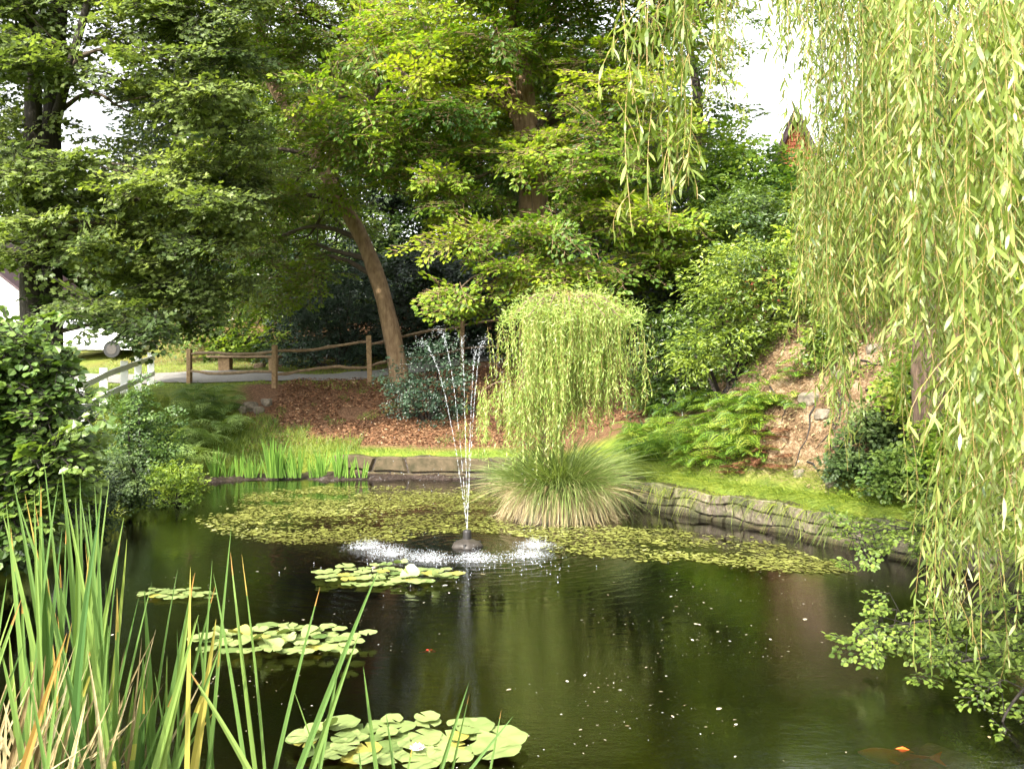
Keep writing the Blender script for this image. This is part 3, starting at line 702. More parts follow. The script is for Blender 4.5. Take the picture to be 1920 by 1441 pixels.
bush('bank_shrub', 'sunlit yellow-green shrub seen through the willow strands on top of the bank', 35,
     [(1540, 560), (1530, 420), (1600, 330), (1760, 300), (1900, 330), (2000, 420), (1980, 560), (1750, 580)], 13, 16, 70, .7, .6, 16, .5, .10, M['beech'], T_OVAL, vbase=.7, base=(8.5, 14.5, gz(8.5, 14.5)))

# ------------------------------------------------------------------ weeping willow
def strand_set(rng, starts, lens, sway, ll, lw, gap, tmpl, mat, parent, name, thick=.0022, dirv=None, vbase=.5, upcurl=0.0, lat=2.2):
    C = []; X = []; N = []; V = []; S = []; LL = []
    items = [(st, Ls, None) for st, Ls in zip(starts, lens)]
    if lat:
        for st, Ls in list(zip(starts, lens)):
            for _ in range(rng.poisson(lat*Ls)):
                f = rng.uniform(.05, .9); a = rng.uniform(0, 6.28); items.append((np.array(st)-np.array([0, 0, f*Ls]), rng.uniform(.12, .38)*min(1, Ls), np.array([math.cos(a), math.sin(a)])*rng.uniform(.2, .7)))
    for st, Ls, dl in items:
        sw = rng.normal(0, sway*min(1, Ls), 2); ph = rng.uniform(0, 6.28, 2); n = max(4, int(Ls/.12)); t = np.linspace(0, 1, n+1)
        dv = (np.zeros(2) if dirv is None else dirv+rng.normal(0, .04, 2))+(0 if dl is None else dl)
        x = st[0]+sw[0]*t+.03*np.sin(t*4*Ls+ph[0])+dv[0]*(1-(1-t)**2)*Ls; y = st[1]+sw[1]*t+.03*np.sin(t*4*Ls+ph[1])+dv[1]*(1-(1-t)**2)*Ls; z = st[2]-Ls*t*(1-upcurl*(1-t))
        P = np.stack([x, y, z], 1); S.append(np.stack([P[:-1], P[1:]], 1))
        m = int(Ls/gap); tt = (np.arange(m)+rng.uniform(0, 1, m)*.5)/m; tt = tt[tt > .04]; m = len(tt)
        c = np.stack([np.interp(tt, t, x), np.interp(tt, t, y), np.interp(tt, t, z)], 1)
        a = np.cumsum(rng.normal(2.4, .5, m)); sp = rng.uniform(.25, 1.1, m)
        d = np.stack([np.cos(a)*sp, np.sin(a)*sp, -np.ones(m)*rng.uniform(.5, 1.1, m)], 1)
        C.append(c); X.append(d); N.append(np.stack([np.cos(a), np.sin(a), .5*np.ones(m)], 1)+rng.normal(0, .5, (m, 3)))
        V.append(np.clip(vbase+rng.normal(0, .12)+rng.normal(0, .2, m), 0, 1)); LL.append(ll*rng.uniform(.6, 1.25, m)*np.where(tt > .93, .7, 1))
    C, X, N, V, S, LL = map(np.concatenate, (C, X, N, V, S, LL))
    return leaves(name, C, X, N, LL, LL*lw/ll, tmpl, mat, parent, V, (S, thick, M['twig']))
def big_willow():
    rng = np.random.default_rng(41)
    b = np.array([5.55, 10.6, gz(5.55, 10.6)-.1])
    root = empty('weeping_willow', b, 'large weeping willow curtain hanging in the right foreground over the stone wall', 'willow tree')
    _, P = trunk(root, [b, at(1738, 640, 10.6), at(1735, 500, 10.6), at(1728, 380, 10.5), at(1700, 200, 10.3), at(1665, 60, 10), at(1640, -160, 9.6)], [.24, .17, .155, .15, .14, .12, .08], M['willowbark'], rng, 16, jit=.07)
    top = P[-8]
    for e, r_ in ([at(1300, -250, 4.6), .05], [at(1500, -260, 6), .06], [at(1850, -300, 4.2), .06], [at(1700, -200, 6.5), .07], [at(2150, -100, 5.0), .05], [at(1600, -120, 8), .05]):
        mid = (top+e)/2+np.array([0, 0, .7]); m = MB(); m.tube(catmull(np.array([P[-5], mid, e]), 6, False), list(np.linspace(.09, .02, 13)), 6, False); m.build('bough', M['willowbark'], root, True)
    m = MB(); m.tube(catmull(np.array([P[len(P)//2], at(1800, 330, 9.5), at(1880, 240, 8.5)]), 6, False), list(np.linspace(.06, .02, 13)), 6, False)
    m.build('bough', M['willowbark'], root, True)
    def curt(xr, Dr, n, bot, sway, gap, nm, ll=.085, vb=.5, tm=T_WIL, lw=.014, dv=None, top=-60):
        st = []; ln = []; nc = max(2, n//5); cx = rng.uniform(*xr, nc); cD = rng.uniform(*Dr, nc); cl = rng.normal(0, 1, nc)
        for i in range(n):
            k = rng.integers(0, nc); D = np.clip(cD[k]+rng.normal(0, .12), *Dr); px = cx[k]+rng.normal(0, .055)*FPX/D; ty = top-rng.uniform(0, 120) if not callable(top) else top(px)+rng.normal(0, 30)
            by = bot(px)+cl[k]*60+rng.normal(0, 1)*45
            s = at(px, ty, D); e = at(px, max(by, ty+60), D); st.append(s); ln.append(max(.3, s[2]-e[2]))
        strand_set(rng, st, ln, sway, ll, lw, gap, tm, M['willow'], root, nm, dirv=dv, vbase=vb)
    curt((1200, 1240), (3.8, 4.3), 5, lambda p: 330, .05, .036, 'foliage', .095, lw=.016)
    curt((1262, 1340), (3.7, 4.4), 8, lambda p: 420, .06, .036, 'foliage', .095, lw=.016)
    curt((1350, 1490), (4.6, 6.0), 14, lambda p: 120, .08, .036, 'foliage')
    curt((1530, 1680), (6.0, 8.2), 70, lambda p: 580, .12, .028, 'foliage', .08, .40)
    curt((1475, 1560), (6.0, 7.5), 26, lambda p: 575, .12, .028, 'foliage', .08, .48, top=lambda p: 290)
    curt((1370, 1540), (5.0, 7), 16, lambda p: 55, .12, .028, 'foliage', .08, .48)
    curt((1480, 1540), (5.5, 7), 12, lambda p: 130, .12, .028, 'foliage', .08, .48)
    curt((1580, 1790), (5.0, 7.5), 64, lambda p: 580, .12, .028, 'foliage', .085, .46)
    curt((1650, 1900), (6.5, 8.5), 66, lambda p: 640, .12, .028, 'foliage', .085, .36)
    curt((1690, 1960), (3.8, 5.2), 50, lambda p: 560+(p-1690)*1.0, .10, .032, 'foliage', .095, .58, lw=.016)
    curt((1810, 1990), (3.3, 4.4), 26, lambda p: 850+(p-1800)*1.6, .08, .032, 'foliage', .10, .64, lw=.018)
    curt((1560, 1830), (5.4, 7.0), 26, lambda p: 800+(p-1560)*.2, .10, .032, 'foliage', .09, .55, top=lambda p: 330)
    curt((1800, 1950), (4.2, 5.4), 18, lambda p: 1170, .10, .032, 'foliage', .095, .62, dv=np.array([-.10, 0]), top=lambda p: 620)
    curt((1650, 1720), (5.6, 6.2), 3, lambda p: 930, .05, .04, 'foliage', .10, .55, top=lambda p: 480)
big_willow()

# small-leaved boughs reaching over the water from the right
def small_bough(seed, pts, label, D, n, spread, mat=M['bough'], ll=.044, vb=.62):
    rng = np.random.default_rng(seed); P = catmull(np.array([at(*p) for p in pts]), 8, False)
    root = empty('overhanging_branch', P[0], label, 'branch')
    m = MB(); m.tube(P, list(np.linspace(.016, .004, len(P))), 6, False)
    tm = [make_spray(rng, .30, ll, .15, 48, 1.1) for _ in range(5)]
    k = rng.integers(2, len(P), n); O = P[k]+rng.normal(0, spread*.3, (n, 3)); tg_ = unit(np.gradient(P, axis=0))[k]
    A = tg_+rng.normal(0, .55, (n, 3)); A[:, 2] = A[:, 2]*.5; U = np.array([0, -.25, 1.0])+rng.normal(0, .25, (n, 3))
    C, Dv, N, S, K = place_sprays(rng, tm, O, A, U, rng.uniform(.6, 1.2, n))
    for o_, k_ in zip(O, k): m.tube([P[k_], o_], [.004, .003], 3, False)
    m.build('stem', M['barkdark'], root, True)
    ls = ll*rng.uniform(.6, 1.2, len(C)); leaves('foliage', C, Dv, N, ls, ls*.7, T_OVAL, mat, root, np.clip(vb+rng.normal(0, .2, len(C)), 0, 1), (S, .0022, M['barkdark']))
small_bough(51, [(2050, 900, 7.2), (1880, 960, 7.0), (1740, 985, 6.9), (1590, 1000, 6.8)], 'leafy small-leaved branch hiding the top of the right stone wall', 7, 70, .5)
small_bough(52, [(2050, 1090, 6.2), (1900, 1140, 6.0), (1760, 1160, 5.9), (1610, 1180, 5.8)], 'low small-leaved branch reaching left over dark water below the wall', 6, 44, .28)
small_bough(53, [(2060, 1150, 5.4), (1960, 1250, 5.1), (1890, 1330, 5.0), (1860, 1420, 5.0)], 'drooping small-leaved branch in the bottom right corner', 5, 42, .4, vb=.6)
small_bough(54, [(2000, 1180, 5.8), (1900, 1220, 5.6), (1800, 1240, 5.5), (1740, 1250, 5.5)], 'short small-leaved branch under the lowest willow strands', 5.5, 20, .22, vb=.55)

# ------------------------------------------------------------------ island: planter, sedge tussock, dwarf weeping willow
ISL = onwater(1052, 975); ISL[1] += .35
def island():
    rng = np.random.default_rng(61)
    r = MB()
    prof = [(.66, -.45), (.71, -.1), (.73, .12), (.70, .27), (.64, .32)]
    r.lathe((ISL[0], ISL[1], 0), prof, 28)
    V = np.array(r.v); V[:, :2] += rng.normal(0, .02, V[:, :2].shape); r.v = [tuple(v) for v in V]
    root = empty('stone_planter', (ISL[0], ISL[1], -.4), 'round pale stone planter standing in the pond under the sedge', 'planter')
    r.build('basin', M['rock'], root, True)
    s = MB(); s.lathe((ISL[0], ISL[1], .3), [(.62, .0), (.4, .10), (.1, .14)], 20); s.build('soil', M['mud'], root, True)
    # sedge
    root = empty('sedge_tussock', (ISL[0], ISL[1], .35), 'big arching grey-green sedge tussock with a straw skirt around the planter', 'sedge')
    n = 4800; a = rng.uniform(0, 2*math.pi, n); rad = .60*np.sqrt(rng.uniform(0, 1, n))
    B = np.stack([ISL[0]+rad*np.cos(a), ISL[1]+rad*np.sin(a), np.full(n, .38)], 1)
    out = np.stack([np.cos(a), np.sin(a), np.zeros(n)], 1)+rng.normal(0, .25, (n, 3))*np.array([1, 1, 0]); tilt = (rad/.6)*.62+.10
    Dr = np.array([0, 0, 1.0])+out*tilt[:, None]*rng.uniform(.5, 1.25, n)[:, None]
    L = rng.uniform(.45, 1.35, n)*(1-.2*rad); bend = out*rng.uniform(.1, .5, n)[:, None]-np.array([0, 0, 1.0])*(tilt*rng.uniform(.5, 2.0, n))[:, None]
    blades('green_blades', B, Dr, L, .011, bend, M['tussock'], root, np.clip(rng.normal(.5, .22, n), 0, 1), seg=5)
    n = 900; a = rng.uniform(0, 2*math.pi, n); rad = .7*np.sqrt(rng.uniform(.2, 1, n)); B = np.stack([ISL[0]+rad*np.cos(a), ISL[1]+rad*np.sin(a), np.full(n, .38)], 1)
    out = np.stack([np.cos(a), np.sin(a), np.zeros(n)], 1)+rng.normal(0, .35, (n, 3))*np.array([1, 1, 0]); tilt = (rad/.7)*.7+.1
    blades('dead_blades', B, np.array([0, 0, 1.0])+out*tilt[:, None]*rng.uniform(.4, 1.5, n)[:, None], rng.uniform(.35, .95, n), .011, out*.3-np.array([0, 0, 1.0])*(tilt*rng.uniform(.7, 1.7, n))[:, None], M['straw'], root, np.clip(rng.normal(.4, .25, n), 0, 1), seg=5)
    n = 2100; a = rng.uniform(0, 2*math.pi, n); rad = rng.uniform(.48, .66, n)
    B = np.stack([ISL[0]+rad*np.cos(a), ISL[1]+rad*np.sin(a), rng.uniform(.32, .5, n)], 1)
    out = np.stack([np.cos(a), np.sin(a), np.zeros(n)], 1)+rng.normal(0, .3, (n, 3))*np.array([1, 1, 0])
    Dr = out*rng.uniform(.4, 1.0, n)[:, None]+np.array([0, 0, .5])*rng.uniform(-.2, 1.2, n)[:, None]
    L = rng.uniform(.30, .85, n); bend = -out*.35-np.array([0, 0, 1.0])*rng.uniform(.75, 1.25, n)[:, None]
    o = blades('dry_blades', B, Dr, L, .014, bend, M['straw'], root, np.clip(rng.normal(.5, .25, n), 0, 1), seg=5)
    # clip blades at the water
    me = o.data; co = np.empty(len(me.vertices)*3, dtype=np.float32); me.vertices.foreach_get('co', co); co = co.reshape(-1, 3); co[:, 2] = np.maximum(co[:, 2], .004+0.004*rng.uniform(size=len(co))); me.vertices.foreach_set('co', co.ravel())
    # dwarf willow
    b = np.array([ISL[0]-.2, ISL[1]-.05, .35])
    root = empty('dwarf_weeping_willow', b, 'small pale weeping willow with a flat mop of hanging strands on the island', 'willow tree')
    Dw = ISL[1]
    _, P = trunk(root, [b, at(1022, 800, Dw), at(1030, 740, Dw), at(1050, 660, Dw), at(1060, 590, Dw)], [.07, .055, .05, .045, .04], M['willowbark'], rng, 10)
    crownc = at(1072, 590, Dw); st = []; ln = []; dvs = []
    for k in range(44):
        a = 2*math.pi*k/44+rng.normal(0, .1); R = rng.uniform(.3, 1.16)*(1.0 if abs(math.cos(a)) > .3 else .85)
        e = crownc+np.array([math.cos(a)*R, math.sin(a)*R, rng.uniform(-.05, .12)-.10*R]); q = (P[-1]+e)/2+np.array([0, 0, .30]); 
        C = catmull(np.array([P[-1], q, e]), 5, False); m = MB(); m.tube(C, list(np.linspace(.022, .006, len(C))), 5, False); m.build('bough', M['willowbark'], root, True); bl = rng.normal(0, .28); nj = int(rng.uniform(8, 27))
        for j in range(nj):
            s = C[rng.integers(3, len(C))]+rng.normal(0, .09, 3)*np.array([1, 1, .5]); st.append(s+np.array([0, 0, rng.uniform(0, .08)]))
            edge = (s[0]-crownc[0])/1.1
            lo = max(.4, 1.12+bl+.25*math.sin(a*2.3+1)+rng.normal(0, .22))
            if -.9 < edge < -.1: lo += .65*rng.uniform(0, 1)
            if edge > .3: lo += .35*rng.uniform(0, 1)
            ln.append(min(lo*(1.25 if edge < .2 else 1.0), s[2]-.5))
    for j in range(34):
        a = rng.uniform(0, 6.28); R = rng.uniform(1.12, 1.34); st.append(crownc+np.array([math.cos(a)*R, math.sin(a)*R*.8, rng.uniform(-.35, -.02)])); ln.append(rng.uniform(.3, 1.35))
    # low side bough on the left
    lb = catmull(np.array([P[len(P)//3], at(985, 735, Dw), at(940, 715, Dw-.2), at(900, 735, Dw-.3)]), 5, False); mm = MB(); mm.tube(lb, list(np.linspace(.02, .005, len(lb))), 5, False); mm.build('side_bough', M['willowbark'], root, True)
    for j in range(46): st.append(lb[rng.integers(4, len(lb))]+rng.normal(0, .08, 3)); ln.append(rng.uniform(.35, .95))
    for j in range(90): s = at(rng.uniform(905, 1050), rng.uniform(690, 800), Dw+rng.uniform(-.8, .3)); st.append(s); ln.append(rng.uniform(.4, .9))
    strand_set(rng, st, ln, .06, .085, .016, .030, T_WILS, M['dwillow'], root, 'foliage', .0022, vbase=.55, lat=1.2)
    # short tufts that stand up from the top
    n = 4200; rr0 = 1.18*np.sqrt(rng.uniform(0, 1, n)); aa0 = rng.uniform(0, 6.28, n); C = crownc+np.stack([rr0*np.cos(aa0), rr0*np.sin(aa0), .26-.36*(rr0/1.2)**2+.10*np.sin(aa0*5+1)+rng.normal(0, .09, n)], 1); X_ = rng.normal(0, 1, (n, 3))*np.array([1, 1, .6])+np.array([0, 0, .35])
    leaves('top_leaves', C, X_, rng.normal(0, 1, (n, 3)), .08, .014, T_WILS, M['dwillow'], root, np.clip(rng.normal(.65, .2, n), 0, 1))
island()

# ------------------------------------------------------------------ fountain
def fountain():
    rng = np.random.default_rng(71); f = FOUNT
    root = empty('pond_fountain', (f[0], f[1], 0), 'floating pond fountain throwing thin water jets beside the island', 'fountain')
    m = MB(); V = []; n = 40
    prof = [(.0, .10), (.06, .10), (.13, .07), (.185, .03), (.20, .0), (.17, -.03)]
    for r, z in prof:
        for k in range(n):
            a = 2*math.pi*k/n; lob = 1+.07*math.cos(5*a+.6); arch = .025*max(0, math.cos(5*a+.6+math.pi)) if r > .17 else 0
            V.append((f[0]+r*lob*math.cos(a), f[1]+r*lob*math.sin(a), z+arch))
    F = [(i*n+k, i*n+(k+1) % n, (i+1)*n+(k+1) % n, (i+1)*n+k) for i in range(len(prof)-1) for k in range(n)]
    m.add(V, F); m.build('float', M['floatgrey'], root, True)
    m = MB(); m.lathe((f[0], f[1], .09), [(.055, 0), (.055, .10), (.048, .125), (.03, .128)], 16); m.build('nozzle', M['black'], root)
    for k in range(3):
        a = 2*math.pi*k/3+.4; mm = MB(); mm.tube([(f[0]+.17*math.cos(a), f[1]+.17*math.sin(a), .06), (f[0]+.20*math.cos(a), f[1]+.20*math.sin(a), -.12)], .02, 8); mm.build('foot', M['black'], root)
    src = np.array([f[0], f[1], .22])
    def octa(C, R, stretch, axis_):
        n = len(C); ax = unit(axis_); u = unit(np.cross(ax, [.3, .5, .8])); w = np.cross(ax, u)
        P = np.stack([C+ax*(R*stretch)[:, None], C-ax*(R*stretch)[:, None], C+u*R[:, None], C+w*R[:, None], C-u*R[:, None], C-w*R[:, None]], 1).reshape(-1, 3)
        F = np.array([[0, 2, 3], [0, 3, 4], [0, 4, 5], [0, 5, 2], [1, 3, 2], [1, 4, 3], [1, 5, 4], [1, 2, 5]])
        return P, (np.arange(n)[:, None, None]*6+F[None]).reshape(-1, 3)
    tops = [(787, 640, .30, 690, 1026), (822, 618, .0, 738, 1040), (864, 632, -.3, 802, 1048), (907, 640, .1, 985, 1043), (893, 655, .45, 1005, 1024)]
    g = 9.8
    for (tx, ty, dy, lx, ly) in tops:
        T_ = at(tx, ty, f[1]+dy); land = onwater(lx, ly)
        h = T_[2]-src[2]; t1 = math.sqrt(2*h/g); vz = g*t1; t2 = math.sqrt(2*T_[2]/g)
        vx, vy = (T_[0]-src[0])/t1, (T_[1]-src[1])/t1
        n = 300; t = t1*rng.uniform(0, 1, n)**1.0*1.0
        P = np.stack([src[0]+vx*t, src[1]+vy*t, src[2]+vz*t-g/2*t*t], 1); vel = np.stack([np.full(n, vx), np.full(n, vy), vz-g*t], 1)
        fr = t/t1; P += rng.normal(0, 1, P.shape)*(.003+.045*fr[:, None]**7)
        keep = rng.uniform(0, 1, n) < (1-.35*fr); P, vel, fr = P[keep], vel[keep], fr[keep]
        R = rng.uniform(.0012, .0026, len(P))*(1+.9*fr**3); st = 1.5+13*(1-fr)**1.3
        # falling side: spreads out, sparse
        n2 = 90; t = t2*rng.uniform(0, 1, n2)**1.7; lvx, lvy = (land[0]-T_[0])/t2, (land[1]-T_[1])/t2
        Q = np.stack([T_[0]+lvx*t, T_[1]+lvy*t, T_[2]-g/2*t*t], 1)+rng.normal(0, 1, (n2, 3))*(.035+.10*(t/t2)[:, None])
        Q[:, 2] = np.maximum(Q[:, 2], .01)
        C = np.concatenate([P, Q]); RR = np.concatenate([R, rng.uniform(.002, .0045, n2)]); SS = np.concatenate([st, 1+1.6*t/t2]); AX = np.concatenate([vel, np.stack([np.zeros(n2), np.zeros(n2), -np.ones(n2)], 1)])
        Vv, Ff = octa(C, RR, SS, AX)
        tag(link('water_jet', raw_mesh('water_jet', Vv, Ff, smooth=True), M['drop'], root), kind='stuff')
    for (sx, sy, w) in [(690, 1026, 1.0), (735, 1039, 1.1), (803, 1048, 1.0), (893, 1048, 1.0), (1004, 1024, .9), (988, 1043, 1.0)]:
        c = onwater(sx, sy); n = int(950*w); s = .125*w
        x = rng.normal(0, 1, n)*s*1.15; y = rng.normal(0, 1, n)*s*.9; hh = np.abs(rng.normal(0, 1, n))*.055*np.exp(-(x*x+y*y)/(2*s*s*2))+.004
        C = np.stack([c[0]+x, c[1]+y, hh], 1); R = rng.uniform(.0011, .0032, n); a = np.stack([x, y, .15+0*x], 1)
        Vv, Ff = octa(C, R, rng.uniform(1, 4.5, n), a+rng.normal(0, .06, (n, 3)))
        n3 = 70; xx3 = rng.normal(0, 1, n3)*s*.62; yy3 = rng.normal(0, 1, n3)*s*.5; C3 = np.stack([c[0]+xx3, c[1]+yy3, np.full(n3, .003)], 1)
        V3, F3 = octa(C3, rng.uniform(.006, .02, n3), rng.uniform(.12, .25, n3), np.tile([0.01, 0, 1.0], (n3, 1)))
        tag(link('splash', raw_mesh('splash', np.concatenate([Vv, V3]), np.concatenate([Ff, F3+len(Vv)]), smooth=True), M['drop'], root), kind='stuff')
    # stray drops bouncing in front of the ring
    n = 150; C = np.stack([f[0]+rng.normal(0, .75, n), f[1]-.7-np.abs(rng.normal(0, .55, n)), rng.uniform(0, .06, n)], 1)
    Vv, Ff = octa(C, rng.uniform(.004, .008, n), rng.uniform(1, 2, n), rng.normal(0, .2, (n, 3))+np.array([0, 0, 1.0]))
    tag(link('stray_drops', raw_mesh('stray_drops', Vv, Ff, smooth=True), M['drop'], root), kind='stuff')
fountain()

# ------------------------------------------------------------------ water lilies and floating stuff
def pad_mesh(rng, r, lift=0.0):
    n = 22; a0 = rng.uniform(0, 6.28); V = [(0, 0, 0.0)]; ph = rng.uniform(0, 6.28, 2)
    for ring, f in ((1, .55), (2, 1.0)):
        for k in range(n+1):
            a = a0+.16+(2*math.pi-.32)*k/n; rr_ = r*f*(1+.04*math.sin(3*a+ph[0])+.02*math.sin(7*a))
            z = lift*(f**2)*(.5+.5*math.sin(2*a+ph[1]))*r+(.006*math.sin(5*a+ph[0])*f+.004)*(r/.15)
            V.append((rr_*math.cos(a), rr_*math.sin(a), z))
    F = [];
    for k in range(n): F.append((0, 1+k, 2+k, 2+k)); F.append((1+k, n+2+k, n+3+k, 2+k))
    me = bpy.data.meshes.new('lily_pad'); me.from_pydata(V, [], [tuple(dict.fromkeys(f)) for f in F]); me.update()
    v = float(np.clip(rng.normal(.55, .25), 0, 1)) if rng.uniform() > .03 else 1.0
    at_ = me.attributes.new('var', 'FLOAT', 'FACE'); at_.data.foreach_set('value', np.full(len(me.polygons), v, dtype=np.float32))
    me.polygons.foreach_set('use_smooth', np.ones(len(me.polygons), dtype=bool))
    me.materials.append(M['pad']); return me
def lily(label, seed, cx, cy, wx, wy, n, rad, nlift, flowers, extra=()):
    rng = np.random.default_rng(seed); c = onwater(cx, cy)
    root = empty('water_lily', c, label, 'water lily'); root['_w'] = 0
    pos = []
    for i in range(n*60):
        if len(pos) >= n: break
        px, py = rng.normal(0, .48, 2)
        if px*px+py*py > 1: continue
        q = onwater(cx+px*wx, cy+py*wy); r = rad*rng.uniform(.65, 1.2)
        if min([math.hypot(q[0]-p[0], q[1]-p[1])/(r+p[2]) for p in pos] or [9]) < .60: continue
        pos.append((q[0], q[1], r))
    for (ex, ey, er) in extra: q = onwater(ex, ey); pos.append((q[0], q[1], er))
    for i, (x, y, r) in enumerate(pos):
        o = bpy.data.objects.new('lily_pad', pad_mesh(rng, r, .55 if i < nlift else (.06 if rng.uniform() < .4 else 0))); COL.objects.link(o); o.parent = root
        o.location = (x-c[0], y-c[1], .006+.0012*i+(.03 if i < nlift else 0))
        if i < nlift: o.rotation_euler = (rng.uniform(-.5, .5), rng.uniform(-.4, .4), 0); o.location.z += .04
    for (fx, fy, fr) in flowers:
        q = onwater(fx, fy); V = []; F = []
        for ring, (np_, tilt, L) in enumerate(((9, .35, 1.0), (8, .8, .85), (6, 1.15, .65))):
            for k in range(np_):
                a = 2*math.pi*(k+.5*ring)/np_; ca, sa = math.cos(a), math.sin(a); h = math.sin(tilt); w_ = math.cos(tilt); b0 = len(V)
                for (u, wv_) in ((0, .08), (.5, .2), (.85, .12), (1, 0)):
                    rr_ = fr*L*u*w_; z = fr*L*u*h+fr*.1
                    V.append((rr_*ca-sa*fr*wv_, rr_*sa+ca*fr*wv_, z)); V.append((rr_*ca+sa*fr*wv_, rr_*sa-ca*fr*wv_, z))
                for j in range(3): F.append((b0+2*j, b0+2*j+1, b0+2*j+3, b0+2*j+2))
        me = bpy.data.meshes.new('flower'); me.from_pydata(V, [], F); me.materials.append(M['petal']); me.update()
        o = bpy.data.objects.new('flower', me); COL.objects.link(o); o.parent = root; o.location = (q[0]-c[0], q[1]-c[1], .04)
        mb = MB(); mb.lathe((0, 0, fr*.15), [(fr*.12, 0), (fr*.2, fr*.3), (fr*.05, fr*.34)], 8); s = mb.build('stamens', M['stamen'], None); s.parent = o
lily('water lily patch with a pink flower just in front of the fountain splashes', 81, 730, 1084, 140, 18, 60, .095, 3, [(771, 1089, .055), (702, 1072, .04)])
lily('small flat brownish lily patch near the left bank', 82, 330, 1117, 74, 8, 40, .06, 0, [])
lily('water lily patch with raised curled leaves behind the centre reeds', 83, 520, 1210, 150, 25, 64, .085, 8, [], [(690, 1204, .075), (668, 1222, .07), (655, 1242, .07), (380, 1212, .09)])
lily('nearest water lily patch with a white flower at the bottom edge', 84, 745, 1400, 190, 40, 46, .095, 1, [(782, 1420, .05)], [(940, 1398, .15), (890, 1378, .12), (930, 1422, .14), (640, 1372, .11), (570, 1398, .10), (800, 1362, .08)])
def inpolyv(px, py, poly): return np.array([inpoly(a, b, poly) for a, b in zip(px, py)])
def carpet():
    rng = np.random.default_rng(85)
    poly = [(385, 990), (440, 945), (520, 916), (760, 912), (920, 925), (940, 985), (1180, 985), (1300, 998), (1440, 1022), (1600, 1078), (1400, 1060), (1250, 1048), (1080, 1036), (1000, 1016), (880, 1010), (700, 1016), (560, 1020), (430, 1012)]
    n = 80000; x = rng.uniform(-6, 5, n); y = rng.uniform(8.5, 16.5, n); px = 960+x/y*FPX; py = HY+CH/y*FPX
    k = inpolyv(px+38*vnoise(x, y, 2.6, 36)+rng.normal(0, 14, n), py+7*vnoise(x, y, 3.1, 37)+rng.normal(0, 3, n), poly); x, y, px, py = x[k], y[k], px[k], py[k]
    den = vnoise(x, y*1.6, 2.0, 31)+.55*vnoise(x, y, 6.5, 32); edge = np.hypot(x-FOUNT[0], (y-FOUNT[1]))
    k = (den+.6*vnoise(x, y*2.2, 1.1, 35) > rng.normal(-.15, .5, len(x))) & (edge > .95) & (np.hypot(x-ISL[0], y-ISL[1]) > .78); x, y = x[k], y[k]
    n = len(x); a = rng.uniform(0, 6.28, n)
    L = None; C = np.stack([x, y, .004+rng.uniform(0, .008, n)], 1); Xd = np.stack([np.cos(a), np.sin(a), rng.normal(0, .05, n)], 1); N = np.tile([0, 0, 1.0], (n, 1))+rng.normal(0, .09, (n, 3))
    T = (T_OVAL[0]*np.array([1, 1, .3]), T_OVAL[1]); L = np.clip(rng.lognormal(-3.1, .4, n), .018, .12)
    o = leaves('floating_leaf_carpet', C, Xd, N, L, L*.6, T, M['carpet'], None, np.clip(.5+.3*vnoise(x, y, 1.3, 33)+rng.normal(0, .2, n), 0, 1)); tag(o, 'yellow-green carpet of small floating leaves around fountain and island', 'pondweed', kind='stuff')
    n = 5600; py = HY+CH*FPX/rng.uniform(4.2, 9.2, n); px = rng.uniform(200, 1900, n); P = np.array([onwater(a, b) for a, b in zip(px, py)]); k = (vnoise(P[:, 0], P[:, 1]*1.5, 2.2, 41) > rng.normal(.5, .4, n)) & (sdist(P[:, 0], P[:, 1]) < -.1); P = P[k]; n = len(P)
    P[:, 2] = .003; a = rng.uniform(0, 6.28, n); L = rng.lognormal(-4.8, .65, n)*1.1
    o = leaves('floating_petals', P, np.stack([np.cos(a), np.sin(a), 0*a], 1), np.tile([0, 0, 1.0], (n, 1))+rng.normal(0, .05, (n, 3)), L, L*rng.uniform(.25, .6, n), T, M['speck'], None, rng.uniform(0, 1, n)); tag(o, 'pale petals and bits scattered over the dark open water', 'debris', kind='stuff')
carpet()

